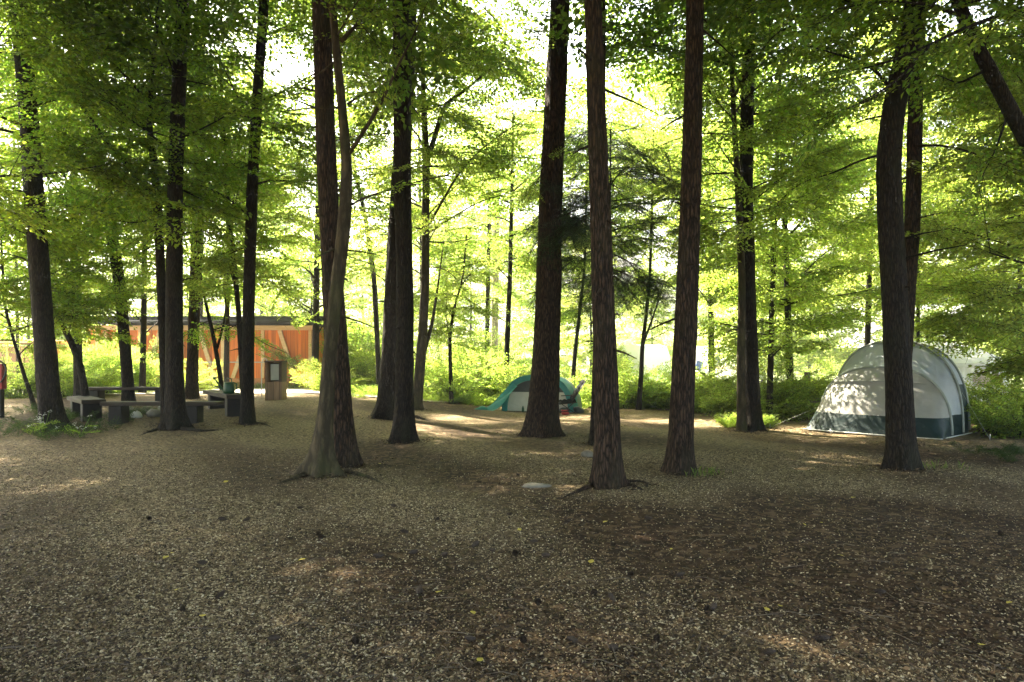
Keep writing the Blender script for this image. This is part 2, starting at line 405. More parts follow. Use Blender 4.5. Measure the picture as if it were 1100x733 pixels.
def crown(rows, fo, mb, z0, z1, n, reach, seed, rise=.25, gap=.34, size=1.0, droop=.12, shape='round', az=None, azw=PI):
    """primary branches with sprays along them"""
    g = np.random.default_rng(seed); a = g.uniform(0, 6)
    for i in range(n):
        t = (i + g.uniform(0, 1)) / n; z = z0 + (z1 - z0) * t
        p = pos_at(rows, z); a += 2.4 + g.uniform(-.4, .4)
        aa = a if az is None else az + azw * g.uniform(-1, 1)
        prof = (math.sin(PI * (.22 + .70 * t)) ** .8) if shape == 'round' else (1.05 - .85 * t)
        ln = reach * prof * g.uniform(.7, 1.15)
        el = rise + .45 * t + g.normal(0, .28)
        d = np.array([math.cos(aa) * math.cos(el), math.sin(aa) * math.cos(el), math.sin(el)])
        side = np.array([-math.sin(aa), math.cos(aa), 0]) * g.uniform(-.18, .18)
        path = [p[:3] + d * ln * s + side * ln * s * s + np.array([0, 0, -droop * ln * s * s * 1.3 + .05 * ln * math.sin(4 * s + i)]) for s in np.linspace(0, 1, 7)]
        mb.tube(path, np.linspace(max(.010, .011 * ln), .004, 7), 5, cap=False)
        fo.along(path, .16, gap, size, droop)
        if ln > 1.3:                              # forked side branches
            for s_ in (.3, .5, .7):
                q = path[int(s_ * 6)]; bz = g.normal(); b = aa + g.choice([-1, 1]) * g.uniform(.5, .9)
                l2 = ln * g.uniform(.35, .6)
                pth = [q + np.array([math.cos(b), math.sin(b), el * .7 + .3 * bz - droop * s2]) * l2 * s2 for s2 in np.linspace(0, 1, 5)]
                mb.tube(pth, np.linspace(.009, .003, 5), 4, cap=False); fo.along(pth, .2, gap, size * .9, droop)

def finish_tree(name, base, label, mbt, fo, bark, leaf, group=None, cat='tree', twigs=True, extra=None):
    t = thing(name, base, label, cat, group)
    if fo is not None and twigs: fo.twigs(mbt, all_=(twigs is True))
    mbt.build('trunk', M[bark], t)
    if fo is not None:
        fo.leaves(MB()).build('crown', M[leaf], t, smooth=False)
    return t

# ================================================================== CAMERA, LIGHT
cam = bpy.data.cameras.new('camera'); co = bpy.data.objects.new('camera', cam); COL.objects.link(co)
co.location = (0, 0, CAMZ); co.rotation_euler = (PI / 2, 0, 0)
cam.lens = 24 * F / 733.3; cam.sensor_width = 36; cam.shift_y = (HOR - 366.5) / 1100; cam.clip_end = 2000; cam.clip_start = .05
SC.camera = co
to_sun = Vector(SUN)
sl = bpy.data.lights.new('sun', 'SUN'); sl.energy = 5.0; sl.angle = math.radians(.6); sl.color = (1, .93, .82)
so = bpy.data.objects.new('sun', sl); COL.objects.link(so); so.rotation_euler = (-to_sun).to_track_quat('-Z', 'Y').to_euler(); so.location = to_sun * 60
w = bpy.data.worlds.new('World'); SC.world = w; w.use_nodes = True
nt = w.node_tree; bg = nt.nodes['Background']
sky = nt.nodes.new('ShaderNodeTexSky'); sky.sky_type = 'NISHITA'; sky.sun_disc = False
sky.sun_elevation = EL; sky.sun_rotation = AZ; sky.air_density = 1.0; sky.dust_density = 2.5
nt.links.new(sky.outputs[0], bg.inputs[0]); bg.inputs[1].default_value = .07
SC.view_settings.view_transform = 'Standard'; SC.view_settings.look = 'None'; SC.view_settings.gamma = 1
SC.view_settings.exposure = 3.95
SC.view_settings.use_white_balance = True; SC.view_settings.white_balance_temperature = 7350; SC.view_settings.white_balance_tint = 6
cy = SC.cycles
cy.max_bounces = 7; cy.diffuse_bounces = 4; cy.glossy_bounces = 2; cy.transmission_bounces = 5; cy.transparent_max_bounces = 8; cy.volume_bounces = 0
cy.use_denoising = True; cy.sample_clamp_indirect = 6; cy.caustics_reflective = False; cy.caustics_refractive = False
try: cy.denoiser = 'OPENIMAGEDENOISE'
except Exception: pass
SC.render.use_persistent_data = False

# the air under and beyond the trees
hz, hnt, hout = new_mat('haze'); pv = nd(hnt, 'ShaderNodeVolumePrincipled'); pv.inputs['Density'].default_value = HAZE; pv.inputs['Color'].default_value = (.96, .97, .98, 1); pv.inputs['Anisotropy'].default_value = .45
hnt.links.new(pv.outputs[0], hout.inputs['Volume'])
ho = MB().box((0, 250, 58), (1180, 660, 120)).build('haze', hz, smooth=False); tag(ho, 'thin pale haze hanging in the sunlit wood', 'haze', kind='stuff')
# ================================================================== GROUND
def axis(bands):
    a = []
    for lo, hi, st in bands: a += list(np.arange(lo, hi, st))
    return np.array(a + [bands[-1][1]])
gx = axis([(-560, -160, 50), (-160, -40, 12), (-40, -16, 1.0), (-16, 16, .2), (16, 40, 1.0), (40, 160, 12), (160, 560, 50)])
gy = axis([(-60, -4, 4), (-4, 2, .5), (2, 18, .2), (18, 34, .4), (34, 60, 2), (60, 160, 10), (160, 560, 50)])
def sheet(xs, ys, off):
    X, Y = np.meshgrid(xs, ys, indexing='ij'); return np.stack([X, Y, H(X, Y) + off], -1)
def ground_mat():
    m, nt, out = new_mat('forest floor'); L = nt.links
    n1 = nd(nt, 'ShaderNodeTexNoise', i_Detail=7.0, i_Scale=.55, i_Roughness=.65); L.new(coords(nt), n1.inputs['Vector'])
    v = nd(nt, 'ShaderNodeTexVoronoi', i_Scale=34.0); L.new(coords(nt), v.inputs['Vector'])
    v2 = nd(nt, 'ShaderNodeTexVoronoi', i_Scale=15.0); L.new(coords(nt), v2.inputs['Vector'])
    sep = nd(nt, 'ShaderNodeSeparateColor'); L.new(v.outputs['Color'], sep.inputs[0])
    sep2 = nd(nt, 'ShaderNodeSeparateColor'); L.new(v2.outputs['Color'], sep2.inputs[0])
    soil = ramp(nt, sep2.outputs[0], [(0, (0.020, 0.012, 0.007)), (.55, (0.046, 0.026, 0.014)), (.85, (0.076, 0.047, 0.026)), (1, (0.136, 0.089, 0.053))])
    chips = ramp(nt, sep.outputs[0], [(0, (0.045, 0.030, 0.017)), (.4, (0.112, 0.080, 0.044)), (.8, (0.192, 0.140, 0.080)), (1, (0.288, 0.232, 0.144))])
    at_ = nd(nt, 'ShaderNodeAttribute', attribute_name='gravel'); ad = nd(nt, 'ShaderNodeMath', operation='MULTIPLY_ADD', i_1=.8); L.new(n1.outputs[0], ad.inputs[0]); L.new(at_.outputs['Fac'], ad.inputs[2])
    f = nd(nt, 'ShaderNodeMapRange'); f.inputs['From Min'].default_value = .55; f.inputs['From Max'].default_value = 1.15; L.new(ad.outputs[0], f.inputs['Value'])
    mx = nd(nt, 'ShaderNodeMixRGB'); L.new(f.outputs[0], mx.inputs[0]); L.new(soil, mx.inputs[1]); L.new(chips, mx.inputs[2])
    b = nd(nt, 'ShaderNodeBsdfPrincipled', i_Roughness=.92); b.inputs['Specular IOR Level'].default_value = .15
    L.new(mx.outputs[0], b.inputs['Base Color'])
    bp = nd(nt, 'ShaderNodeBump'); bp.inputs['Strength'].default_value = .8; bp.inputs['Distance'].default_value = .02
    L.new(sep.outputs[1], bp.inputs['Height']); L.new(bp.outputs[0], b.inputs['Normal']); L.new(b.outputs[0], out.inputs[0]); return m
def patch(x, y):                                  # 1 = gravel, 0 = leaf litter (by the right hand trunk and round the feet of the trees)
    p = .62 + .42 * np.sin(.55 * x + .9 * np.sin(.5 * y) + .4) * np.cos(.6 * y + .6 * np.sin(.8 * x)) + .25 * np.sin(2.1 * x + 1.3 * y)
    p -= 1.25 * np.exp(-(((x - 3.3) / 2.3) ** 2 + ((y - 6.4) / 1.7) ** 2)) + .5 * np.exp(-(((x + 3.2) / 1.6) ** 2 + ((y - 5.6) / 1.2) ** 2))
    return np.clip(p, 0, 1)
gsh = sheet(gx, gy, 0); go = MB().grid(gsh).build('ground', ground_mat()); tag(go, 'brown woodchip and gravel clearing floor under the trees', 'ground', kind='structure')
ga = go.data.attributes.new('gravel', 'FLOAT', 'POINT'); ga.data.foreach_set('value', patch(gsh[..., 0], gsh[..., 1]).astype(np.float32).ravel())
M['meadow'] = surf('meadow', (.09, .12, .035), (.16, .18, .06), scale=(.6, .6, .6), bump=.4, bscale=(9, 9, 9))
M['path'] = surf('pale gravel', (.36, .31, .27), (.5, .45, .4), scale=(6, 6, 6), bump=.4, bscale=(40, 40, 40))
tag(MB().grid(sheet(axis([(-550, -150, 50), (-150, -40, 11), (-40, -16, 1.0), (-16, 16, .4), (16, 40, 1), (40, 150, 11), (150, 550, 50)]), axis([(27.2, 34, .4), (34, 60, 2), (60, 150, 10), (150, 550, 50)]), .02)).build('meadow', M['meadow']),
    'grassy ground beyond the clearing', 'meadow', kind='structure')
X = np.linspace(-26, -2.2, 80)
Pp = np.stack([np.stack([X, np.full_like(X, y) + .35 * np.sin(X * .5) + (.9 if y > 26 else 0) * ss((X + 8) / 6) * -1.5, H(X, np.full_like(X, y)) + .035], -1) for y in np.linspace(23.4, 27.4, 10)], 1)
tag(MB().grid(Pp).build('path', M['path']), 'pale gravel path in front of the orange building', 'path', kind='structure')

hx_ = np.linspace(-540, 540, 260); hy_ = np.linspace(330, 520, 60); X_, Y_ = np.meshgrid(hx_, hy_, indexing='ij')
hh_ = (78 + 22 * np.sin(X_ / 120 + 1) + 12 * np.sin(X_ / 47 + 2)) * ss((Y_ - 330) / 170) + 2.2 * np.random.default_rng(3).random(X_.shape) * ss((Y_ - 335) / 20) - .3
M['far_forest'] = surf('forested slope', (.02, .035, .018), (.05, .075, .03), scale=(.12, .12, .12), bump=1.0, bscale=(.3, .3, .3), dist_=3)
tag(MB().grid(np.stack([X_, Y_, hh_], -1)).build('hills', M['far_forest']), 'wooded hills far beyond the campsite', 'hills', kind='structure')

# chips of gravel and bark: real little stones where the eye can make them out
def scatter_xy(g, n, ylo, yhi, marg=1.06):
    u = g.random(n); y = (ylo ** -.6 + u * (yhi ** -.6 - ylo ** -.6)) ** (-1 / .6)     # denser close by
    x = (g.random(n) * 2 - 1) * (550 / F * y * marg + .2); return x, y
g = np.random.default_rng(11)
def chips(g, n, ylo, yhi, smin, smax, keep, flat=(.35, .7), lift=.2):
    x, y = scatter_xy(g, n, ylo, yhi); k = g.random(n) < keep(x, y); x, y = x[k], y[k]; n = len(x)
    s = smin * (smax / smin) ** g.random(n) * .5
    O = np.array([[1, 0, 0], [-1, 0, 0], [0, 1, 0], [0, -1, 0], [0, 0, 1], [0, 0, -1.]])
    Tt = np.array([[0, 2, 4], [2, 1, 4], [1, 3, 4], [3, 0, 4], [2, 0, 5], [1, 2, 5], [3, 1, 5], [0, 3, 5]])
    sc = np.stack([s, s * g.uniform(.45, .9, n), s * g.uniform(*flat, n)], 1)
    V = O[None] * sc[:, None] + g.normal(0, .16, (n, 6, 3)) * s[:, None, None]
    a = g.uniform(0, 6.3, n); tl = g.normal(0, .35, n)
    ca, sa, ct, st = np.cos(a)[:, None], np.sin(a)[:, None], np.cos(tl)[:, None], np.sin(tl)[:, None]
    xz, zz = V[..., 0] * ct - V[..., 2] * st, V[..., 0] * st + V[..., 2] * ct
    V = np.stack([xz * ca - V[..., 1] * sa, xz * sa + V[..., 1] * ca, zz], -1)
    V += np.stack([x, y, H(x, y) + s * lift], 1)[:, None]
    return V.reshape(-1, 3), (np.arange(n)[:, None, None] * 6 + Tt[None]).reshape(-1, 3)
M['chip'] = rand_mat('gravel chips', [(0, (.016, .011, .006)), (.32, (.055, .038, .021)), (.6, (.175, .13, .075)), (.88, (.36, .285, .175)), (1, (.50, .43, .30))])
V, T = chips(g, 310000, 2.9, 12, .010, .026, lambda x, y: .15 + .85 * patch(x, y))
tag(MB().add(V, t=T).build('gravel', M['chip'], smooth=False), 'pale gravel chips strewn over the clearing floor', 'gravel', kind='stuff')
def litter(g, n, ylo, yhi, smin, smax, keep):
    x, y = scatter_xy(g, n, ylo, yhi); k = g.random(n) < keep(x, y); x, y = x[k], y[k]; n = len(x)
    l = g.uniform(smin, smax, n)[:, None]; a = g.uniform(0, 6.3, n)
    D = np.stack([np.cos(a), np.sin(a), g.normal(0, .18, n)], 1); N = np.array([0, 0, 1.]) + g.normal(0, .3, (n, 3))
    S = np.cross(D, N); S /= np.linalg.norm(S, axis=1)[:, None]; N = np.cross(S, D)
    w_ = l * g.uniform(.35, .62, (n, 1)); c = g.normal(0, .12, (n, 1)) * l
    p = np.stack([x, y, H(x, y) + .008 + .5 * np.abs(D[:, 2]) * l[:, 0]], 1)
    V = np.stack([p - D * l * .5, p + S * w_ * .5 + N * c, p + D * l * .5, p - S * w_ * .5 + N * c], 1)
    return V.reshape(-1, 3), np.arange(4 * n).reshape(-1, 4)
M['litter'] = rand_mat('dead leaves', [(0, (.018, .012, .008)), (.4, (.045, .028, .016)), (.75, (.085, .052, .029)), (.95, (.15, .098, .053)), (1, (.25, .18, .11))], rough=.7)
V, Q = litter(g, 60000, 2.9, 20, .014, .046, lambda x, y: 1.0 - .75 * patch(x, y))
tag(MB().add(V, Q).build('leaf_litter', M['litter'], smooth=False), 'dead brown leaves and needles lying on the clearing floor', 'leaf litter', kind='stuff')
M['twig'] = surf('dry twigs', (.05, .036, .025), (.15, .115, .08), scale=(20, 20, 20))
tw = MB(); x, y = scatter_xy(g, 420, 3, 17)
for a, b in zip(x, y):
    l = g.uniform(.06, .3); t = g.uniform(0, 6.3); z = float(H(a, b)) + .012
    tw.tube([[a, b, z], [a + l * .5 * math.cos(t), b + l * .5 * math.sin(t), z + .012], [a + l * math.cos(t + .2), b + l * math.sin(t + .2), z]], [.003, .0028, .0015], 4)
tag(tw.build('fallen_twigs', M['twig']), 'thin dry twigs scattered over the clearing floor', 'twigs', kind='stuff')
# fallen yellow leaves (a countable handful) and cones
M['yellow'] = surf('yellow leaf', (.42, .33, .05), (.55, .45, .09), scale=(30, 30, 30), bump=.2, transl=.25)
def leaf_shape(l):
    mb = MB(); n = 9; t = np.linspace(0, 1, n); wd = .36 * l * np.sin(PI * t ** .8) ** .9
    P = np.stack([np.stack([t * l, s * wd, .10 * np.abs(s) * wd + .02 * l * np.sin(PI * t)], 1) for s in (-1, -.5, 0, .5, 1)], 1)
    mb.grid(P); mb.tube([[0, 0, 0], [-.3 * l, .04 * l, 0]], [.0015, .001], 4); return mb
yl = leaf_shape(.11).build('fallen_leaf', M['yellow'])
tag(yl, 'small yellow leaf lying on the clearing floor', 'leaf', 'yellow leaves on the clearing floor')
spots = [(180, 600), (184, 597), (191, 636), (218, 666), (722, 510), (918, 536), (883, 564), (700, 470), (720, 593), (634, 608), (826, 660), (838, 655), (1086, 650),
         (513, 715), (507, 660), (409, 500), (556, 572), (652, 562), (866, 567), (470, 640), (240, 520), (150, 475), (328, 603), (1055, 696), (905, 600), (1020, 640)]
for i, (a, b) in enumerate(spots):
    o = yl if i == 0 else yl.copy()
    if i: COL.objects.link(o)
    p = gp(a, b); o.location = (p[0], p[1], p[2] + .022); o.rotation_euler = (g.normal(0, .15), g.normal(0, .15), g.uniform(0, 6.3)); s = g.uniform(.3, .62) * (1.6 if b < 560 else 1); o.scale = (s, s, s)
M['cone'] = surf('cone scales', (.022, .014, .01), (.06, .038, .024), scale=(60, 60, 60), bump=.5)
cm = MB()
for k in range(10):
    z = k / 9; r = .022 * math.sin(PI * (.18 + .74 * z)) ** .7
    for j in range(8):
        a = j / 8 * 2 * PI + k * .39
        cm.add([[z * .075 - .01, .5 * r * math.cos(a), .5 * r * math.sin(a)], [z * .075 + .004, r * math.cos(a - .35), r * math.sin(a - .35)], [z * .075 + .014, 1.15 * r * math.cos(a), 1.15 * r * math.sin(a)],
                [z * .075 + .004, r * math.cos(a + .35), r * math.sin(a + .35)]], [[0, 1, 2, 3]])
cm.tube([[-.008, 0, 0], [.03, 0, 0], [.07, 0, 0]], [.008, .017, .004], 8)
cone = cm.build('pine_cone', M['cone'], smooth=False)
tag(cone, 'small dark cone lying on the clearing floor', 'pine cone', 'dark cones scattered over the clearing floor')
cs = [(612, 563), (470, 560), (508, 590), (531, 594), (556, 598), (438, 575), (480, 598), (402, 600), (440, 598), (578, 650), (660, 650), (344, 575), (348, 580), (235, 560), (262, 562), (222, 608), (240, 640),
      (300, 545), (325, 548), (570, 585), (545, 555), (517, 520), (555, 511), (700, 560), (656, 588), (760, 655), (764, 658), (832, 705), (1073, 575), (420, 545), (590, 600), (635, 640), (450, 640), (708, 688), (195, 655),
      (680, 620), (610, 690), (735, 620), (655, 700), (300, 690), (160, 560), (380, 690), (500, 690), (560, 690), (950, 640), (890, 690)]
for i, (a, b) in enumerate(cs):
    o = cone if i == 0 else cone.copy()
    if i: COL.objects.link(o)
    p = gp(a, b); o.location = (p[0], p[1], p[2] + .028); o.rotation_euler = (g.uniform(0, 6), g.normal(0, .25), g.uniform(0, 6.3)); s = g.uniform(.7, 1.05); o.scale = (s, s, s)

# ================================================================== BIG TREES
def big_tree(name, label, base_px, pts, top, bark, seed, flare=.9, sides=30, zc=None, reach=3.4, nb=16, leafkind='mid', leaf='canopy_leaf', roots=(), limbs=(), low=None, depth=None, group=None, crown_size=1.5, spray='beech', lleaf=None):
    b = gp(*base_px)
    if depth: b = np.array([(base_px[0] - CX) / F * depth, depth, float(H((base_px[0] - CX) / F * depth, depth))])
    rows = px_trunk(b, pts, top)
    mb = MB(); trunk_mesh(mb, rows, seed, b[2], flare * .75, sides=sides)
    for (pth, r) in roots:                         # surface roots: pixel points on the ground
        P = [gp(*q) if not isinstance(q, tuple) or len(q) == 2 else q for q in pth]
        P = np.array(P); P[:, 2] += np.linspace(r * .5, -.01, len(P)); Q = smooth_path(P, 16)
        mb.tube(Q, np.linspace(r, r * .3, 16) * (1 + .15 * np.sin(np.arange(16) * 1.7)), 8)
    FEET.append((b[0], b[1], rows[0][3]))
    gs = np.random.default_rng(seed + 3000)
    for _ in range(11):                            # dead branch stubs
        q = pos_at(rows, gs.uniform(1.6, 7.5) + b[2]); a = gs.uniform(0, 6.3); l = q[3] + gs.choice([.05, .08, .3, .6]) * gs.uniform(.6, 1.3)
        dv = np.array([math.cos(a), math.sin(a), gs.uniform(-.5, .3)])
        mb.tube([q[:3] + dv * q[3] * .6, q[:3] + dv * (q[3] + (l - q[3]) * .5), q[:3] + dv * l + [0, 0, -.03]], [.02, .013, .005], 5)
    hi = Foliage(leafkind, seed + 500)
    crown(rows, hi, mb, zc or top * .55, top * .98, int(nb * 1.8), reach * 1.15, seed + 9, gap=.55, size=crown_size, rise=.15)
    lo = None
    if limbs or low:
        lo = Foliage(spray, seed + 900)
        for (pth, r, size, gap) in limbs:          # visible limbs: (px, py, distance) points
            P = [at(*q) for q in pth]; Q = limb(mb, P, r); lo.along(Q, .3, gap, size, .15)
        if low: crown(rows, lo, mb, **low)
        lo.twigs(mb)
    t = thing(name, b, label, 'tree', group)
    hi.twigs(mb, 1.5, all_=False)
    mb.build('trunk', M[bark], t)
    cr = MB(); hi.leaves(cr); c = cr.build('crown', M[leaf], t, smooth=False)
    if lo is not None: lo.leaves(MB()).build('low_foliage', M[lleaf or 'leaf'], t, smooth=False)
    return t, rows, b

PINE = 'pine_tree'
FEET = []
big_tree(PINE, 'stout dark trunk behind the white flowers, left of the heavy plank benches', (57, 461), [(57, 461, 31), (53, 430, 28), (45, 330, 25), (36, 200, 24), (29, 100, 23), (20, 0, 21)], 19, 'dark_bark', 1, .5,
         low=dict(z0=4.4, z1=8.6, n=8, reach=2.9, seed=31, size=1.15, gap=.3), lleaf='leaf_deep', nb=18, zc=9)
big_tree('oak_tree', 'slanting dark trunk rising behind the back bench', (139, 425), [(139, 425, 15), (135, 380, 14), (128, 300, 14), (114, 215, 13), (103, 150, 12), (92, 90, 10)], 12, 'dark_bark', 2, .4, sides=18,
         low=dict(z0=4.6, z1=9, n=9, reach=2.9, seed=32, size=1.15), lleaf='leaf_deep', depth=19.5, zc=9, nb=9)
big_tree(PINE, 'straight trunk with spreading roots standing before the long front bench', (190, 461), [(190, 461, 27), (188, 430, 23), (187, 380, 21), (188, 200, 18), (192, 100, 17), (196, 0, 15)], 20, 'dark_bark', 3, .85,
         roots=[([(196, 462), (215, 464), (240, 462)], .06), ([(184, 462), (165, 463), (150, 468)], .05)], low=dict(z0=4.6, z1=9, n=8, reach=2.8, seed=33, size=1.15), lleaf='leaf_deep', nb=10, zc=9.5)
dd = 15.4
big_tree('hornbeam_tree', 'slim dark tree with a thick limb arching to the left', (178, 445), [(178, 445, 11), (176, 380, 11), (173, 300, 11), (170, 230, 11), (165, 170, 9), (160, 138, 7), (163, 80, 5), (170, 20, 4)], 9.5, 'dark_bark', 4, .4, sides=16, depth=dd,
         limbs=[([(169, 212, dd), (150, 192, dd), (122, 162, dd - .2), (98, 130, dd - .4), (72, 88, dd - .6), (52, 60, dd - .8), (40, 38, dd - 1)], .085, 1.0, .4),
                ([(168, 207, dd), (131, 184, dd + .2), (95, 164, dd + .4), (43, 144, dd + .8), (0, 136, dd + 1)], .035, 1.0, .36),
                ([(161, 140, dd), (138, 134, dd - .3), (108, 123, dd - .5), (79, 105, dd - .8), (50, 70, dd - 1)], .03, 1.0, .36),
                ([(171, 235, dd), (140, 240, dd - .6), (110, 232, dd - 1), (75, 222, dd - 1.4)], .018, .9, .3),
                ([(172, 260, dd), (150, 272, dd + .5), (125, 300, dd + .9)], .016, .9, .36)],
         low=dict(z0=4.5, z1=8.6, n=7, reach=2.3, seed=34, size=1.0), lleaf='leaf_deep', nb=6, zc=7)
big_tree(PINE, 'reddish brown straight trunk in front of the left part of the orange building', (206, 424), [(206, 424, 16), (207, 380, 13.5), (210, 300, 13), (212, 200, 12.5), (214, 110, 12), (216, 0, 11)], 19, 'pine_bark', 5, .3, sides=20, depth=21.5,
         low=dict(z0=4, z1=11, n=9, reach=2.9, seed=35, size=1.2), lleaf='leaf', nb=10, zc=11)
big_tree(PINE, 'slender straight trunk beside the bench end with the watering can', (266, 456), [(266, 456, 17), (266, 420, 14.5), (267, 330, 14), (271, 200, 13), (278, 80, 12), (284, 0, 11)], 18, 'dark_bark', 6, .4, sides=20,
         roots=[([(272, 455), (284, 456), (292, 459)], .04)], limbs=[([(273, 107, 16.2), (240, 112, 16.5), (215, 128, 17), (195, 140, 17.4)], .02, .9, .3)],
         low=dict(z0=4.6, z1=9.5, n=8, reach=2.7, seed=36, size=1.1), lleaf='leaf_deep', nb=10, zc=10)
big_tree(PINE, 'furrowed brown trunk hugged by a pale smooth beech', (375, 501), [(372, 501, 30), (366, 450, 28), (362, 380, 27), (357, 300, 24), (354, 240, 23), (350, 150, 23), (345, 0, 21)], 21, 'pine_bark', 7, .45, sides=40, zc=10)
d7 = gp(345, 510)[1]
big_tree('beech_tree', 'pale smooth beech with a wide rooted foot leaning across a furrowed trunk', (347, 510), [(344, 510, 29), (347, 475, 22), (350, 440, 17), (355, 370, 15.5), (363, 300, 15.5), (370, 240, 15.5), (373, 180, 12), (368, 120, 10.5), (360, 40, 9)], 15, 'beech_bark', 8, 1.25, sides=40, zc=8.5,
         roots=[([(338, 508), (318, 514), (298, 520)], .06), ([(372, 508), (395, 513), (412, 520)], .045)],
         limbs=[([(375, 165, d7), (392, 140, d7 - .2), (410, 110, d7 - .3), (428, 70, d7 - .4), (446, 35, d7 - .5), (458, 5, d7 - .5)], .035, .75, .5),
                ([(373, 112, d7), (388, 102, d7), (405, 98, d7), (420, 108, d7 + .3)], .018, .6, .5),
                ([(374, 222, d7), (392, 212, d7 - .1), (416, 205, d7 - .2), (445, 196, d7 - .3), (490, 186, d7 - .4)], .016, .6, .5),
                ([(366, 45, d7), (380, 30, d7), (405, 5, d7), (420, -20, d7)], .03, .7, .4)],
         low=dict(z0=6.0, z1=8.4, n=8, reach=2.0, seed=38, size=.8), lleaf='leaf_deep')
big_tree(PINE, 'dark trunk in front of the thick double trunk at the clearing centre', (433, 475), [(433, 475, 27), (434, 440, 22), (435, 380, 20), (435, 300, 19), (432, 200, 20), (432, 100, 20), (431, 0, 20)], 21, 'dark_bark', 9, .6, sides=30, zc=10.5,
         low=dict(z0=5.2, z1=8.5, n=10, reach=1.6, seed=39, size=.8))
big_tree('oak_tree', 'thick dark trunk with a broad foot half hidden behind a slimmer one', (417, 449), [(417, 449, 32), (419, 430, 29), (422, 380, 26), (424, 320, 24), (427, 250, 22), (433, 150, 20), (440, 0, 18)], 17, 'dark_bark', 10, .7, sides=28, zc=10.5,
         roots=[([(440, 447), (452, 450), (462, 453)], .06)])
d9 = gp(449, 440)[1]
big_tree('hornbeam_tree', 'curving grey tree forking above, with long bare arching branches', (446, 440), [(446, 440, 14), (450, 410, 12), (454, 360, 11), (457, 300, 10), (457, 240, 9), (458, 170, 8.5), (455, 110, 6), (453, 40, 5)], 13, 'beech_bark', 11, .8, sides=18, depth=d9, nb=8, zc=9,
         limbs=[([(459, 172, d9), (468, 145, d9), (477, 110, d9), (493, 103, d9 - .4), (529, 72, d9 - .9), (568, 49, d9 - 1.4)], .09, 1.2, .5),
                ([(458, 246, d9), (472, 222, d9 - .6), (490, 190, d9 - 1), (509, 167, d9 - 1.4), (542, 141, d9 - 2), (580, 120, d9 - 2.5)], .045, .9, .6),
                ([(458, 252, d9), (480, 237, d9 - .6), (516, 216, d9 - 1.5), (555, 206, d9 - 2.2)], .035, .9, .5),
                ([(449, 400, d9), (464, 350, d9 + .3), (470, 310, d9 + .5), (478, 250, d9 + .6)], .08, 1.1, .6)],
         low=dict(z0=4.2, z1=11.5, n=24, reach=3.6, seed=40, size=1.15, gap=.4))
big_tree(PINE, 'broad furrowed trunk standing in front of the small teal tent', (582, 469), [(582, 469, 37), (583, 440, 34), (586, 400, 32), (589, 320, 29), (592, 200, 26), (597, 100, 24), (602, 0, 22)], 22, 'pine_bark', 12, .55, sides=44, zc=11,
         limbs=[([(594, 150, 14), (580, 190, 13.6), (572, 205, 13.3)], .015, .6, .3), ([(600, 60, 14.2), (596, 40, 13.7), (585, 30, 13.4)], .02, .7, .25)])
big_tree(PINE, 'dark trunk almost hidden behind the tall reddish trunk with creeping roots', (640, 478), [(640, 478, 15), (641, 440, 13), (643, 350, 12), (645, 200, 11), (646, 0, 10)], 17, 'dark_bark', 13, .3, sides=18, zc=10)
big_tree(PINE, 'tall reddish furrowed trunk with long roots creeping over the ground', (653, 523), [(653, 523, 33), (653, 480, 30), (652, 430, 28.5), (649, 350, 26), (645, 230, 23.5), (640, 100, 21), (637, 0, 19)], 22, 'pine_bark', 14, .5, sides=48, zc=9.5,
         roots=[([(640, 521), (625, 527), (602, 536)], .05), ([(664, 519), (680, 523), (692, 527)], .05), ([(668, 518), (690, 518), (704, 523)], .03)])
big_tree(PINE, 'straight reddish trunk with a pale scar near its foot, right of the tall rooted trunk', (730, 508), [(730, 508, 33), (731, 480, 29), (734, 400, 27), (739, 300, 25), (743, 180, 23), (745, 80, 21), (747, 0, 20)], 22, 'pine_bark', 15, .35, sides=44, zc=9.5)
big_tree('oak_tree', 'dark mossy footed trunk with a thin pale stem pressed against its left', (808, 462), [(808, 462, 24), (808, 440, 20), (806, 370, 17), (804, 300, 16), (801, 200, 16), (803, 100, 15), (806, 0, 14)], 16, 'dark_bark', 16, .8, sides=26, zc=9.5,
         limbs=[([(803, 130, 16), (780, 110, 15.6), (760, 112, 15.2)], .02, .8, .3), ([(801, 250, 16), (800, 200, 15.6), (795, 150, 15.4), (800, 60, 15.3)], .02, .5, .2)],
         low=dict(z0=4.0, z1=9, n=16, reach=2.6, seed=46, size=1.05))
big_tree('beech_tree', 'thin pale mossy stem close against the left side of a dark trunk', (797, 460), [(797, 460, 12), (796, 430, 10), (796, 380, 9.5), (797, 300, 8.5), (794, 230, 8), (788, 120, 6), (784, 20, 5)], 11, 'beech_bark', 17, .4, sides=16, depth=gp(808, 462)[1] - .25, nb=6, zc=7.5,
         low=dict(z0=4.2, z1=9, n=12, reach=2.2, seed=47, size=1.0))
d15 = gp(968, 503)[1]
big_tree('oak_tree', 'thick dark curving trunk in front of the large grey tent', (968, 504), [(968, 504, 37), (967, 470, 34), (966, 420, 32), (962, 340, 31), (957, 250, 30), (954, 180, 29), (959, 120, 28), (970, 70, 27), (985, 0, 26)], 18, 'dark_bark', 18, .45, sides=40, zc=8,
         limbs=[([(952, 165, d15), (925, 172, d15 + .3), (895, 186, d15 + .5), (860, 196, d15 + .8), (838, 216, d15 + 1)], .02, .85, .3),
                ([(962, 100, d15), (935, 70, d15 - .4), (905, 60, d15 - .8), (870, 50, d15 - 1.2)], .03, .9, .25),
                ([(965, 90, d15), (930, 110, d15 - .5), (900, 120, d15 - .9), (878, 130, d15 - 1.2)], .02, .8, .25)],
         low=dict(z0=6.0, z1=7.4, n=9, reach=2.0, seed=48, size=.9), lleaf='leaf_deep')
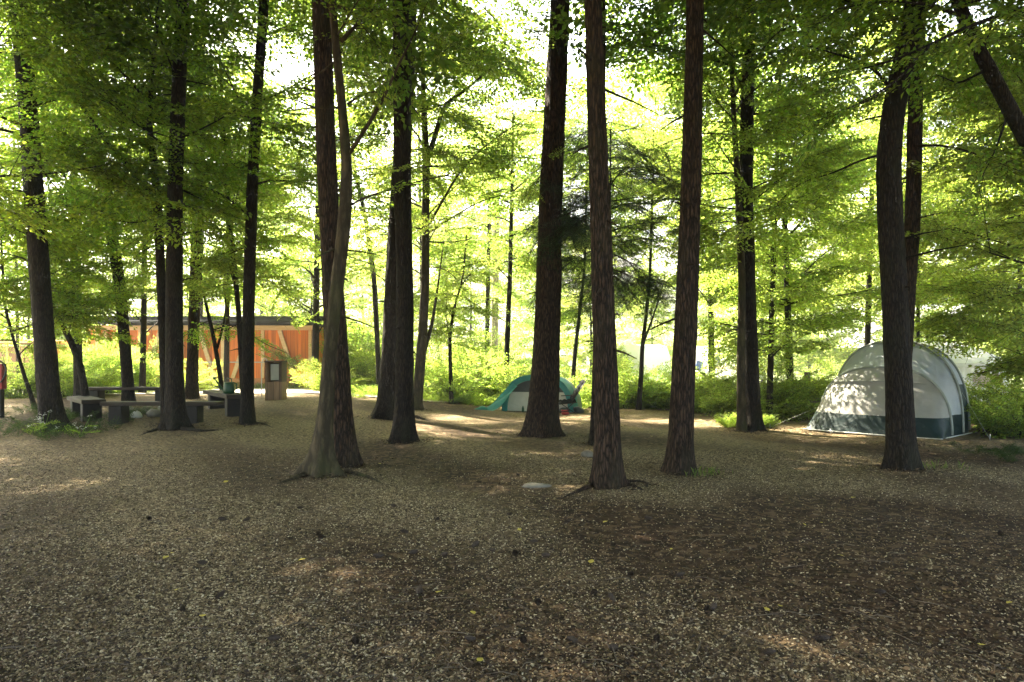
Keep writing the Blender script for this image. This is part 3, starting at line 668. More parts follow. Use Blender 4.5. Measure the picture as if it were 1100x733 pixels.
big_tree(PINE, 'sunlit brown trunk rising behind the right edge of the thick curving trunk', (973, 478), [(967, 478, 22), (970, 400, 19), (975, 320, 18.5), (980, 240, 18.5), (982, 180, 18.5), (983, 120, 18), (986, 40, 17), (987, 0, 17)], 20, 'pine_bark', 19, .4, sides=26, zc=9.5,
         limbs=[([(985, 157, 12.8), (1010, 156, 12.4), (1035, 161, 12), (1065, 172, 11.6), (1100, 186, 11.2)], .025, .9, .3)])
# leaves, needles and bark flakes heaped against the feet of the trunks
pl = []
for fx, fy, fr in FEET:
    n = 420; a = g.uniform(0, 6.3, n); rr = fr * 1.05 + np.abs(g.normal(0, 1, n)) * (.12 + fr * .8)
    x, y = fx + rr * np.cos(a), fy + rr * np.sin(a); l = g.uniform(.02, .06, n)[:, None]; t = g.uniform(0, 6.3, n)
    D = np.stack([np.cos(t), np.sin(t), g.normal(0, .35, n)], 1); N = np.array([0, 0, 1.]) + g.normal(0, .45, (n, 3)); S = np.cross(D, N); S /= np.linalg.norm(S, axis=1)[:, None]
    p = np.stack([x, y, H(x, y) + .012 + .05 * np.exp(-(rr - fr) / .12) * g.random(n)], 1); w_ = l * g.uniform(.2, .6, (n, 1))
    pl.append(np.stack([p - D * l * .5, p + S * w_ * .5, p + D * l * .5, p - S * w_ * .5], 1).reshape(-1, 3))
pl = np.concatenate(pl)
tag(MB().add(pl, np.arange(len(pl)).reshape(-1, 4)).build('bark_litter', M['litter'], smooth=False), 'leaves and bark flakes heaped round the feet of the trunks', 'leaf litter', kind='stuff')
# leaning tree on the right, whose foot is outside the picture, with the dark limb overhead
mb = MB(); b = np.array([7.9, 8.2, float(H(7.9, 8.2))])
rows = [[7.9, 8.2, b[2], .15], [7.75, 8.25, 1.2, .125], [7.4, 8.4, 2.6, .115], [6.85, 8.6, 4.1, .105], [6.2, 8.9, 5.6, .09], [5.6, 9.2, 7.0, .075], [5.0, 9.4, 8.6, .06], [4.5, 9.5, 10.2, .04]]
rows2 = [[at(1135, 215, 8.8)[0], 8.8, at(1135, 215, 8.8)[2], .115]]
trunk_mesh(mb, [[8.6, 8.6, b[2], .15], [8.3, 8.6, 1.6, .125], list(at(1135, 215, 8.8)) + [.11], list(at(1100, 145, 8.9)) + [.10], list(at(1065, 80, 9)) + [.092], list(at(1040, 32, 9.1)) + [.085], list(at(1025, -10, 9.2)) + [.078], list(at(1010, -60, 9.3)) + [.07], [5.2, 9.5, 8.8, .05], [4.8, 9.6, 10.2, .03]], 21, b[2], .4, sides=20)
rr = [[8.3, 8.6, 1.6, .12], list(at(1100, 145, 8.9)) + [.10], list(at(1025, -10, 9.2)) + [.078], [4.8, 9.6, 10.2, .03]]
fo = Foliage('beech', 77)
for pth, r, size, gap in [([(1125, 0, 8.3), (1090, 12, 8), (1040, 28, 7.8), (1000, 48, 7.7), (960, 66, 7.7), (920, 76, 7.8), (880, 80, 8)], .035, .9, .2),
                          ([(1000, 48, 7.7), (960, 90, 7.6), (925, 110, 7.6), (895, 125, 7.7)], .018, .8, .2),
                          ([(1060, 75, 9), (1030, 90, 9.2), (1005, 80, 9.5)], .02, .8, .25), ([(1085, 115, 9), (1070, 160, 8.8), (1055, 190, 8.7)], .018, .7, .3),
                          ([(1040, 20, 9), (1000, 5, 8.4), (950, 0, 8), (900, 10, 7.8)], .03, .9, .2)]:
    Q = limb(mb, [at(*q) for q in pth], r); fo.along(Q, .15, gap, size, .2)
crown(rr, fo, mb, 5.5, 9.5, 16, 2.6, 91, size=1.0)
finish_tree('beech_tree', (8.6, 8.6, b[2]), 'leaning trunk crossing the top right corner, with a dark limb overhead', mb, fo, 'dark_bark', 'leaf_deep')

# ================================================================== UNDERSTOREY TREES
def small_tree(name, label, px, d, pts, top, low, seed, bark='dark_bark', leaf='leaf', spray='beech', limbs=(), flare=.3, sides=12):
    x = (px - CX) / F * d; b = np.array([x, d, float(H(x, d))])
    rows = px_trunk(b, pts, top, .02); mb = MB(); trunk_mesh(mb, rows, seed, b[2], flare, sides=sides, step=.15)
    fo = Foliage(spray, seed)
    for (pth, r, size, gap) in limbs:
        Q = limb(mb, [at(*q) for q in pth], r); fo.along(Q, .3, gap, size, .15)
    low = dict(low); low['n'] = int(low['n'] * .95)
    crown(rows, fo, mb, **low)
    return finish_tree(name, b, label, mb, fo, bark, leaf)
def col(px, d, w, lean=0, bend=0):                 # a simple slightly bent column in pixels
    y0 = HOR + CAMZ / d * F
    return [(px, y0, w), (px + lean * .2 + bend, y0 - 70, w * .9), (px + lean * .5, y0 - 180, w * .75), (px + lean, y0 - 330, w * .6)]
small_tree('young_beech', 'thin wavy stem just left of the slender trunk by the bench', 262, 18.5, [(262, 440, 7), (259, 380, 6.5), (256, 330, 6), (248, 250, 5.5), (244, 200, 5), (240, 130, 4)], 8.5, dict(z0=3.2, z1=8, n=16, reach=2.4, seed=61, size=1.05), 61)
small_tree('young_beech', 'crooked forked sapling in front of the orange building', 234, 20, [(240, 432, 6), (236, 400, 5.5), (230, 365, 5), (222, 330, 4), (216, 300, 3)], 5.2, dict(z0=2.2, z1=5.0, n=9, reach=1.5, seed=62, size=.8, gap=.5), 62,
           limbs=[([(233, 375, 20), (240, 350, 20), (243, 325, 20), (239, 300, 20)], .04, .6, .6), ([(228, 355, 20), (250, 348, 19.6), (285, 370, 19), (310, 380, 18.6)], .02, .8, .35)], leaf='leaf_deep')
small_tree('young_beech', 'leaning thin double stem beside the stout dark trunk at the far left', 95, 17.5, [(95, 428, 10), (86, 390, 9), (73, 360, 8), (60, 335, 7), (40, 300, 5)], 5.5, dict(z0=2.0, z1=5.3, n=14, reach=2.0, seed=63, size=1.0), 63, leaf='leaf_deep')
small_tree('young_beech', 'bushy dark sapling at the far left edge by the red post', 22, 18, [(38, 432, 6), (25, 400, 5), (16, 370, 4), (5, 330, 4)], 7, dict(z0=1.6, z1=6.8, n=22, reach=2.6, seed=64, size=1.1), 64, leaf='leaf_deep')
small_tree('young_beech', 'dark leafy tree filling the upper left behind the stout trunk', 85, 21, col(85, 21, 12, -8), 11, dict(z0=3.4, z1=10.6, n=15, reach=3.4, seed=65, size=1.25, gap=.36), 65, leaf='leaf_deep')
small_tree('young_beech', 'leafy tree between the slanting trunk and the arching tree', 150, 24, col(153, 24, 8, 5), 10, dict(z0=2.2, z1=9.5, n=17, reach=3.2, seed=66, size=1.25, gap=.38), 66)
small_tree('young_beech', 'leafy tree whose branches brush the roof of the orange building', 300, 25, col(243, 25, 7, 4), 12, dict(z0=3.4, z1=11.5, n=18, reach=3.6, seed=67, size=1.25, gap=.38), 67)
small_tree('young_beech', 'bright leafy tree right of the orange building', 352, 27, col(338, 27, 9, 6), 13, dict(z0=2.2, z1=12, n=32, reach=3.8, seed=68, size=1.3, gap=.4), 68, spray='mid')
small_tree('young_beech', 'bright leafy tree left of the thick double trunk', 400, 25, [(408, 437, 7), (406, 380, 6), (402, 300, 6), (392, 230, 5), (380, 180, 4)], 12, dict(z0=3.6, z1=11.5, n=24, reach=3.2, seed=69, size=1.25, gap=.4), 69, spray='mid')
small_tree('young_beech', 'thin upright sapling between the forked grey tree and the teal tent', 485, 23, [(485, 436, 5), (484, 400, 4.5), (483, 362, 4), (488, 330, 3), (497, 300, 2)], 5.6, dict(z0=1.8, z1=5.4, n=15, reach=1.6, seed=70, size=.9), 70,
           limbs=[([(483, 362, 23), (479, 340, 23), (480, 315, 23)], .03, .8, .4)], leaf='leaf')
small_tree('young_beech', 'dark thin stem just behind the left side of the teal tent', 543, 25, [(543, 432, 7), (544, 390, 6.5), (546, 340, 6), (548, 290, 5), (550, 200, 4)], 12, dict(z0=4.4, z1=11.5, n=26, reach=3.2, seed=71, size=1.2, gap=.4), 71, spray='mid')
small_tree('young_beech', 'grey thin stem left of a pale trunk behind the bushes', 521, 30, [(523, 428, 6), (523, 380, 5), (524, 320, 5), (526, 220, 4)], 13, dict(z0=5, z1=12.5, n=22, reach=3.2, seed=72, size=1.3, gap=.42), 72, spray='mid', leaf='leaf_far')
small_tree('birch_tree', 'pale straight trunk showing above the bushes left of the teal tent', 531, 38, [(531, 420, 9), (531, 380, 8.5), (532, 320, 8), (533, 220, 7)], 15, dict(z0=7, z1=14.5, n=20, reach=3.4, seed=73, size=1.5, gap=.5), 73, bark='pale_bark', spray='big', leaf='leaf_far')
small_tree('young_beech', 'bent thin stem behind the folded camping chair', 616, 24, [(616, 432, 6), (615, 415, 5), (617, 385, 5), (622, 340, 4), (628, 290, 3), (630, 200, 3)], 10, dict(z0=4.2, z1=9.6, n=22, reach=2.8, seed=74, size=1.15, gap=.4), 74)
small_tree('young_beech', 'dark forked sapling between the two tall reddish trunks', 688, 22, [(686, 430, 6), (689, 400, 5.5), (690, 372, 5), (694, 340, 4), (698, 300, 3.5), (700, 240, 3)], 9, dict(z0=4.8, z1=8.7, n=14, reach=2.4, seed=75, size=1.0, gap=.42), 75,
           limbs=[([(690, 372, 22), (700, 345, 21.8), (710, 315, 21.5), (716, 290, 21.3)], .045, .7, .6), ([(692, 366, 22), (705, 362, 21.6), (722, 353, 21)], .02, .6, .6)])
small_tree('young_beech', 'tall bright tree filling the gap above the white caravans', 770, 27, col(765, 27, 8, -5), 13, dict(z0=3.2, z1=12.5, n=30, reach=3.8, seed=76, size=1.3, gap=.4), 76, spray='mid')
small_tree('young_beech', 'layered bright beech left of the large grey tent', 862, 21, col(850, 21, 9, -12), 11, dict(z0=2.4, z1=10.5, n=30, reach=3.3, seed=77, size=1.2, gap=.38), 77)
small_tree('young_beech', 'layered green beech just behind the dark mossy footed trunk', 832, 18.5, col(826, 18.5, 8, 10), 8.5, dict(z0=1.4, z1=8.2, n=26, reach=2.2, seed=78, size=1.0), 78)
small_tree('young_beech', 'bright leafy tree rising behind the large grey tent', 935, 26, col(930, 26, 8, 10), 12, dict(z0=4.2, z1=11.5, n=24, reach=3.4, seed=79, size=1.3, gap=.45), 79, spray='mid', leaf='leaf_far')
small_tree('young_beech', 'leafy tree above the white awning behind the large tent', 1085, 20, col(1092, 20, 7, 8), 11, dict(z0=3.1, z1=10.5, n=28, reach=3.4, seed=80, size=1.2, gap=.36), 80)
small_tree('young_beech', 'layered beech hanging in at the right edge above the bushes', 1150, 13.0, col(1165, 13.0, 12, -10), 8.5, dict(z0=1.2, z1=8, n=34, reach=3.0, seed=81, size=1.0, gap=.3, az=PI, azw=1.3), 81)
small_tree('young_beech', 'bright tree behind the layered beech at the right edge', 1110, 17, col(1112, 17, 8, 5), 9.5, dict(z0=1.8, z1=9, n=26, reach=2.6, seed=82, size=1.1), 82)
small_tree('fir_tree', 'dark drooping conifer between the two tall reddish trunks', 655, 15.5, col(655, 15.5, 5, 0)[:3], 6.2, dict(z0=3.3, z1=7.2, n=36, reach=1.7, seed=83, size=1.15, gap=.18, rise=-.15, droop=.25), 83, spray='fir', leaf='needle')
for px, d, lab, sd in [(455, 31, 'bright leafy tree seen between the thick double trunk and the broad trunk', 150), (655, 29, 'bright leafy tree behind the two tall reddish trunks', 152),
                       (215, 30, 'leafy tree rising in front of the timber building roof', 155), (20, 27, 'leafy tree above the brown shed', 156),
                       (985, 23, 'leafy tree directly behind the thick curving trunk', 157)]:
    small_tree('young_beech', lab, px, d, col(px, d, 4.5, 5 if sd % 2 else -6), 13, dict(z0=3.6, z1=12.5, n=26, reach=3.8, seed=sd, size=1.35, gap=.42), sd, spray='mid', leaf='leaf')
for px, d, lab, sd in [(-10, 13.5, 'dark leafy tree reaching in from the left edge', 160)]:
    small_tree('young_beech', lab, px, d, col(px, d, 7, 5 if sd % 2 else -6), 9.5, dict(z0=3.9, z1=9, n=14, reach=2.9, seed=sd, size=1.15, gap=.36), sd, leaf='leaf_deep')
# trees whose feet are out of the picture: their crowns close the roof over the clearing
for x, y, h, s, lab in [(-8.5, 1.5, 16, 105, 'tall tree left of the viewpoint, its crown roofing the nearest gravel'), (-11, 7, 17, 101, 'tall tree at the left edge of the clearing, its crown roofing the foreground'), (-5.5, -2.5, 18, 102, 'tall tree behind the viewpoint to the left, shading the gravel'), (5.5, -1.5, 17, 103, 'tall tree behind the viewpoint to the right, shading the gravel'),
                        (12.5, 6.5, 16, 104, 'tall tree at the right edge of the clearing, its crown roofing the foreground')]:
    b = np.array([x, y, float(H(x, y))]); rows = [[x, y, b[2], .22], [x + .1, y, 5, .18], [x, y + .1, 11, .12], [x, y, h, .04]]
    mb = MB(); trunk_mesh(mb, rows, s, b[2], .6, sides=20, step=.2); fo = Foliage('huge', s)
    crown(rows, fo, mb, 6.5, h, 34, 5.8, s, gap=.55, size=1.8)
    finish_tree('beech_tree', b, lab, mb, fo, 'dark_bark', 'canopy_leaf', twigs='main')

# far sunlit trees beyond the clearing: three grown once, then copied
protos = []
for s in range(3):
    h = 13 + 1.5 * s; rows = [[0, 0, 0, .16], [.1, 0, 4, .13], [0, .1, 9, .08], [0, 0, h, .03]]
    mb = MB(); trunk_mesh(mb, rows, 200 + s, 0, .4, sides=10, step=.5); fo = Foliage('big', 200 + s)
    crown(rows, fo, mb, 1.8, h, 30, 4.0, 210 + s, gap=.6, size=1.7)
    t = thing('broadleaf_tree', (0, 0, 0), 'sunlit leafy tree standing far beyond the clearing', 'tree', 'sunlit trees beyond the clearing')
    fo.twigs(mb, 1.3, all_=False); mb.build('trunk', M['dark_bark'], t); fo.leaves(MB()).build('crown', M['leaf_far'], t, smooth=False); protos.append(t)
far = [(-60, 36), (30, 42), (110, 46), (200, 50), (280, 44), (335, 38), (390, 47), (455, 54), (505, 46), (575, 56), (635, 44), (700, 60), (870, 54), (985, 50), (760, 62), (820, 44), (930, 42), (1050, 38), (1120, 44), (1180, 34)]
for i, (px, d) in enumerate(far):
    x = (px - CX) / F * d; t = protos[i % 3] if i < 3 else copy_tree(protos[i % 3])
    t.location = (x, d, float(H(x, d)) + .01); t.rotation_euler = (0, 0, g.uniform(0, 6.3)); s = g.uniform(.5, .85); t.scale = (s * 1.2, s * 1.2, s * g.uniform(.9, 1.1))
# far-off wood closing the view: one mass of foliage and stems
fo = Foliage('huge', 300)
for i in range(2400):
    a = g.uniform(-1.15, 1.15); r = g.uniform(85, 130); z = abs(g.normal(0, 1)) * 4.2 + .3
    z = min(z, 6 + 4 * math.sin(a * 9) + 2.5 * math.sin(a * 23))
    fo.put([r * math.sin(a), r * math.cos(a), max(.3, z)], g.normal(size=3) * [1, 1, .35], g.uniform(2.2, 3.6), .5)
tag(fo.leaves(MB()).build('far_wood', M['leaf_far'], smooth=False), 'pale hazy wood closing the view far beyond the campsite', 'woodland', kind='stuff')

# ================================================================== BUSHES
def bush_mesh(seed, h, wd, n, spray='beech', leaf='leaf', gap=.22, size=.75):
    mb = MB(); fo = Foliage(spray, seed); g = np.random.default_rng(seed)
    for i in range(n):
        a = g.uniform(0, 6.3); r = wd * g.random() ** .6; hh = h * g.uniform(.55, 1.05) * (1 - .45 * (r / wd) ** 2)
        b0 = np.array([.35 * r * math.cos(a), .35 * r * math.sin(a), -.03])
        P = [b0 + np.array([r * .75 * math.cos(a) * s ** 1.4, r * .75 * math.sin(a) * s ** 1.4, hh * (s - .12 * s ** 4)]) for s in np.linspace(0, 1, 7)]
        mb.tube(P, np.linspace(.012, .004, 7), 4, cap=False); fo.along(P, .08, gap, size, .12)
    fo.twigs(mb, .8); return mb, fo
BP = []
for i, (h, wd, n) in enumerate([(1.9, 1.2, 26), (1.4, 1.1, 24), (2.4, 1.4, 30), (1.0, .9, 20)]):
    mb, fo = bush_mesh(400 + i, h, wd, n)
    BP.append((mb.mesh('stems', M['dark_bark']), fo.leaves(MB()).mesh('foliage', M['leaf'], False)))
def bush(px, d, k, s, label, deep=False):
    x = (px - CX) / F * d; t = thing('bush', (x, d, float(H(x, d))), label, 'bush')
    for nm, me in zip(('stems', 'foliage'), BP[k]):
        o = bpy.data.objects.new(nm, me); COL.objects.link(o); o.parent = t
    s *= 1.22 if d > 21 else 1; t.rotation_euler = (0, 0, g.uniform(0, 6.3)); t.scale = (s, s, s * g.uniform(.88, 1.1)); return t
for a in [(356, 26.5, 1, .8, 'bright bush at the right end of the pale path'), (330, 30, 0, 1.0, 'yellow green bush hiding the right end of the orange building'), (395, 30, 2, 1.0, 'bright bush left of the thick double trunk'),
          (415, 29, 0, 1.0, 'bush seen just left of the thick double trunk foot'), (466, 25, 1, .9, 'bright bush at the foot of the forked grey tree'), (492, 24.5, 0, 1.0, 'bright bush around the thin upright sapling'),
          (512, 25, 0, 1.05, 'dense bush directly left of the teal tent'), (530, 26.5, 2, .9, 'tall bush behind the left side of the teal tent'), (475, 28, 2, 1.0, 'tall bright bush behind the forked grey tree'),
          (560, 28, 0, .9, 'bush behind the top of the teal tent'), (618, 26, 3, 1.0, 'low bush behind the folded camping chair'), (632, 25, 1, .9, 'bush right of the folded camping chair'),
          (668, 23.5, 3, 1.0, 'low bush right of the tall rooted trunk'), (684, 24, 1, .9, 'bush at the foot of the dark forked sapling'), (707, 23.5, 3, 1.15, 'yellow green low bush left of the scarred trunk'),
          (752, 22.5, 1, .9, 'bush just right of the scarred trunk'), (772, 22, 1, 1.05, 'green bush in front of the white caravans'), (788, 20, 3, .9, 'low bush left of the mossy footed trunk'),
          (826, 19, 1, 1.0, 'dark bush right of the mossy footed trunk'), (845, 19.5, 0, .9, 'dense bush left of the wooden fence'), (812, 16.4, 3, .28, 'small plant growing at the mossy trunk foot'),
          (862, 21.5, 3, .8, 'low bush under the wooden fence rails'), (1062, 17.5, 3, .55, 'low bush right of the large tent'), (1085, 16, 1, .85, 'bright bush at the right edge under the layered beech'),
          (1100, 14.5, 3, .9, 'low leafy bush at the right edge of the clearing'), (1120, 15.5, 0, 1.0, 'tall bush cut by the right edge'),
          (15, 22, 0, .9, 'dark bush at the far left edge'), (70, 22.5, 1, .9, 'bush behind the left bench'), (110, 24, 0, .85, 'sunlit bush behind the back bench'), (130, 26, 2, .8, 'tall yellow green bush before the orange building'),
          (96, 25.5, 2, .8, 'tall bush hiding the left end of the orange building'), (150, 26, 0, .8, 'bush before the orange building between the dark trunks'), (205, 25.5, 0, .62, 'small bush before the middle of the orange building'), (905, 27, 1, 1.0, 'bright bush behind the left side of the large tent'), (640, 30, 2, .8, 'tall bright bush between the trunks in the centre')]:
    bush(*a)
# low green growth: far left under the trees, right edge, strip beyond the clearing
fo = Foliage('beech', 500); fo2 = Foliage('beech', 501)
for n, (x0, x1, y0, y1), (s0, s1) in [(130, (-15, -8.5, 12.5, 18), (.16, .34)), (60, (7.9, 10.6, 10.7, 12.2), (.10, .22)), (240, (-6, 10, 22.8, 25), (.3, .55)), (90, (6.0, 6.9, 9.6, 10.3), (.0, .0)), (60, (5.2, 6.2, 16.2, 16.9), (.2, .4))]:
    if s1 == 0: continue
    for _ in range(n):
        x, y = g.uniform(x0, x1), g.uniform(y0, y1); a = g.uniform(0, 6.3)
        for k in range(3):
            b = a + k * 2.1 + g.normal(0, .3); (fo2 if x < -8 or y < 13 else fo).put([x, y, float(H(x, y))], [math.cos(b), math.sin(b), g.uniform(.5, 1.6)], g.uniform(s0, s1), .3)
tag(fo.leaves(MB()).build('undergrowth', M['leaf'], smooth=False), 'low leafy ground plants along the edges of the clearing', 'undergrowth', kind='stuff')
tag(fo2.leaves(MB()).build('undergrowth', M['leaf_shade_tint'], smooth=False), 'low ground plants with shade-darkened leaf colour under the trees at both sides of the clearing', 'undergrowth', kind='stuff')
gm = MB(); n = 26000
x = g.uniform(-19, 11, n); y = g.uniform(23.6, 31, n)
ok = ~((y > 23.2) & (y < 27.6) & (x < -2.4)); x, y = x[ok], y[ok]
x = np.r_[x, g.normal(2.75, .14, 70), g.normal(6.25, .2, 30)]; y = np.r_[y, g.normal(9.75, .12, 70), g.normal(10.0, .15, 30)]
n = len(x); z = H(x, y) + .015; a = g.uniform(0, 6.3, n); h = g.uniform(.08, .28, n) * np.where(y < 15, .45, 1); bx, by = np.cos(a) * h * .5, np.sin(a) * h * .5; wv = np.where(y < 15, .004, .010)
V = np.stack([np.stack([x - wv * np.sin(a), y + wv * np.cos(a), z], 1), np.stack([x + wv * np.sin(a), y - wv * np.cos(a), z], 1), np.stack([x + bx * .4 + wv * .6 * np.sin(a), y + by * .4, z + h * .7], 1), np.stack([x + bx, y + by, z + h], 1)], 1)
tag(gm.add(V.reshape(-1, 3), np.arange(4 * n).reshape(-1, 4)).build('grass', M['grass'], smooth=False), 'grass growing beyond the clearing and in tufts by the trunks', 'grass', kind='stuff')
# white flowers
def flower_plant(px, py, label, n, seed):
    b = gp(px, py); t = thing('flowering_plant', b, label, 'plant'); g2 = np.random.default_rng(seed)
    st, pe = MB(), MB(); lf = Foliage('beech', seed)
    for i in range(n):
        a = g2.uniform(0, 6.3); r = g2.uniform(.02, .28); h = g2.uniform(.12, .5)
        P = [b + np.array([r * s * math.cos(a), r * s * math.sin(a), h * s]) for s in (0, .5, 1)]
        st.tube(P, [.004, .003, .002], 4)
        for k in range(7):
            c = P[-1] + g2.normal(0, .022, 3)
            for j in range(5):
                q = j * 1.257; d = np.array([math.cos(q), math.sin(q), .35]) * .018; e = np.array([-math.sin(q), math.cos(q), 0]) * .008
                pe.add([c, c + d * .6 + e, c + d, c + d * .6 - e], [[0, 1, 2, 3]])
        lf.put(P[1], [math.cos(a), math.sin(a), .2], .22)
    st.build('stems', M['leaf_deep'], t); lf.leaves(MB()).build('leaves', M['leaf_deep'], t, smooth=False); pe.build('flowers', M['flower'], t, smooth=False)
flower_plant(46, 468, 'plant with white flowers at the foot of the stout dark trunk', 12, 5)
flower_plant(86, 470, 'small white flowering plant on the bare ground right of the stout trunk', 6, 6)

# ================================================================== ORANGE TIMBER BUILDING
def wood_mat(name, lo, hi, gap_, sc=1.0, board=.16, axis_='X', rough=.7):
    m, nt, out = new_mat(name); L = nt.links
    n = nd(nt, 'ShaderNodeTexNoise', i_Detail=6.0, i_Scale=1.0)
    L.new(coords(nt, (14, 14, 1.2) if axis_ == 'X' else (1.2, 14, 14)), n.inputs['Vector'])
    c = ramp(nt, n.outputs[0], [(.3, lo), (.7, hi)])
    tc = nd(nt, 'ShaderNodeTexCoord'); sp = nd(nt, 'ShaderNodeSeparateXYZ'); L.new(tc.outputs['Object'], sp.inputs[0])
    dv = nd(nt, 'ShaderNodeMath', operation='DIVIDE', i_1=board); L.new(sp.outputs['X' if axis_ == 'X' else 'Z'], dv.inputs[0])
    fl = nd(nt, 'ShaderNodeMath', operation='FLOOR'); L.new(dv.outputs[0], fl.inputs[0])
    wn = nd(nt, 'ShaderNodeTexWhiteNoise', noise_dimensions='1D'); L.new(fl.outputs[0], wn.inputs['W'])
    hv = nd(nt, 'ShaderNodeHueSaturation'); mr = nd(nt, 'ShaderNodeMapRange'); mr.inputs['To Min'].default_value = .72; mr.inputs['To Max'].default_value = 1.2
    L.new(wn.outputs[0], mr.inputs[0]); L.new(mr.outputs[0], hv.inputs['Value']); L.new(c, hv.inputs['Color'])
    fr = nd(nt, 'ShaderNodeMath', operation='FRACT'); L.new(dv.outputs[0], fr.inputs[0])
    lt = nd(nt, 'ShaderNodeMath', operation='LESS_THAN', i_1=.07); L.new(fr.outputs[0], lt.inputs[0])
    mx = nd(nt, 'ShaderNodeMixRGB'); mx.inputs[2].default_value = (*gap_, 1); L.new(lt.outputs[0], mx.inputs[0]); L.new(hv.outputs[0], mx.inputs[1])
    b = nd(nt, 'ShaderNodeBsdfPrincipled', i_Roughness=rough); L.new(mx.outputs[0], b.inputs['Base Color']); L.new(b.outputs[0], out.inputs[0]); return m
M['orange'] = wood_mat('orange boards', (.64, .15, .022), (.78, .22, .04), (.25, .07, .02))
M['cream_wood'] = surf('pale timber', (.62, .40, .22), (.75, .52, .31), scale=(3, 3, 12), rough=.6)
M['roof'] = surf('dark roofing', (.028, .028, .03), (.05, .05, .053), scale=(3, 3, 3), rough=.9, spec=.1)
M['plinth'] = surf('reddish plinth', (.42, .17, .07), (.52, .23, .1), scale=(2, 2, 8))
hb = np.array([(218 - CX) / F * 29, 29, .45]); X0, X1, YF, Z0 = (92 - CX) / F * 29, (341 - CX) / F * 29, 29.0, .45
hut = thing('timber_building', hb, 'long orange timber building with pale braces and a dark roof', 'building')
ZT = 1.6 + (388 - 350) / F * 29
MB().box(((X0 + X1) / 2, YF + 2.6, (Z0 + .3 + ZT) / 2), (X1 - X0, 5.0, ZT - Z0 - .3)).build('wall', M['orange'], hut, False)
MB().box(((X0 + X1) / 2, YF + 2.5, Z0 + .13), (X1 - X0 + .2, 5.4, .36), bev=.02).build('plinth', M['plinth'], hut, False)
MB().box(((X0 + X1) / 2, YF + .055, ZT - .09), (X1 - X0, .09, .2), bev=.01).build('top_beam', M['cream_wood'], hut, False)
MB().box(((X0 + X1) / 2, YF + .045, Z0 + .36), (X1 - X0, .09, .12), bev=.01).build('base_rail', M['plinth'], hut, False)
def hx(px): return (px - CX) / F * YF
for px in (104, 150, 195, 239, 282, 333):
    MB().beam((hx(px), YF + .04, Z0 + .43), (hx(px), YF + .04, ZT - .2), .13, .11, up=(0, 1, 0)).build('post', M['cream_wood'], hut, False)
for a, b_ in [(155, 172), (126, 112), (230, 214), (250, 267), (317, 300)]:
    MB().beam((hx(a), YF + .03, Z0 + .43), (hx(b_), YF + .03, ZT - .2), .16, .1, up=(0, 1, 0)).build('brace', M['cream_wood'], hut, False)
M['steel'] = surf('galvanised steel', (.42, .42, .43), (.55, .55, .56), metal=.7, rough=.4)
MB().tube([(hx(195), YF - .06, Z0 + 1.1), (hx(300), YF - .06, Z0 + 1.1)], .022, 8).build('hand_rail', M['steel'], hut)
rf = MB(); oh = .7
for s_, (ya, yb, za, zb) in enumerate([(YF - oh, YF + 2.6, ZT + .02, ZT + .22), (YF + 5.8, YF + 2.6, ZT + .02, ZT + .22)]):
    a0, b0 = X0 - .6, X1 + .6
    v = [(a0, ya, za), (b0, ya, za), (b0, yb, zb), (a0, yb, zb), (a0, ya, za + .34), (b0, ya, za + .34), (b0, yb, zb + .34), (a0, yb, zb + .34)]
    rf.add(v, [[0, 3, 2, 1], [4, 5, 6, 7], [0, 1, 5, 4], [1, 2, 6, 5], [2, 3, 7, 6], [3, 0, 4, 7]])
rf.build('roof', M['roof'], hut, False)
MB().tube([(X0 - .6, YF - oh - .06, ZT + .12), (X1 + .6, YF - oh - .06, ZT + .12)], .07, 8).build('gutter', M['roof'], hut)

# small shed far left
M['shed'] = wood_mat('brown boards', (.26, .13, .07), (.4, .22, .13), (.06, .03, .02), board=.2)
d = 30.0; sb = at(15, 420, d); sh = thing('shed', (sb[0], d, .45), 'brown wooden shed with a pale roof glimpsed at the far left edge', 'shed')
MB().box((sb[0], d + 1.3, .45 + .95), (2.9, 2.4, 1.7)).build('wall', M['shed'], sh, False)
MB().box((sb[0], d + 1.2, .45 + 2.0), (3.4, 3.0, .14), bev=.02).build('roof', M['cream_wood'], sh, False)
MB().box((sb[0], d + 1.3, .45 + .06), (3.0, 2.5, .14)).build('plinth', M['roof'], sh, False)
for dx in (-1.0, -.33, .33, 1.0): MB().beam((sb[0] + dx, d + .07, .6), (sb[0] + dx, d + .07, 2.2), .07, .06, up=(0, 1, 0)).build('post', M['cream_wood'], sh, False)

# ================================================================== NOTICE POST, TAP, BENCHES, FIRE PIT, CAN
M['oak'] = wood_mat('oak planks', (.20, .115, .06), (.33, .2, .115), (.05, .03, .02), board=.19)
M['oak_dark'] = surf('dark oak', (.06, .038, .025), (.11, .07, .045), scale=(10, 10, 2))
M['panel'] = surf('notice board', (.55, .55, .45), (.65, .65, .55), scale=(3, 3, 3), bump=0)
M['ink'] = surf('dark print', (.03, .035, .03), (.06, .06, .05), bump=0)
nb = gp(293.5, 430); sc_ = nb[1] / F; k = thing('notice_post', nb, 'stout wooden post with a small notice panel set in its upper half', 'notice post')
W_, D_ = 18 * sc_, .5; x, y, z = nb; y += .25
MB().box((x, y, z + .27), (W_, D_, .58), bev=.012).build('base', M['oak'], k, False)
for s_ in (-1, 1): MB().box((x + s_ * (W_ / 2 - .045), y, z + .56 + .30), (.09, D_ - .01, .6), bev=.01).build('side_board', M['oak_dark'] if s_ > 0 else M['oak'], k, False)  # left board paler, right darker: sunlit and shaded sides put into the colour
MB().box((x, y, z + 1.19), (W_ + .03, D_ + .04, .06), bev=.015).build('cap', M['oak_dark'], k, False)
MB().box((x, y + .12, z + .86), (W_ - .19, .2, .58)).build('back_board', M['oak_dark'], k, False)
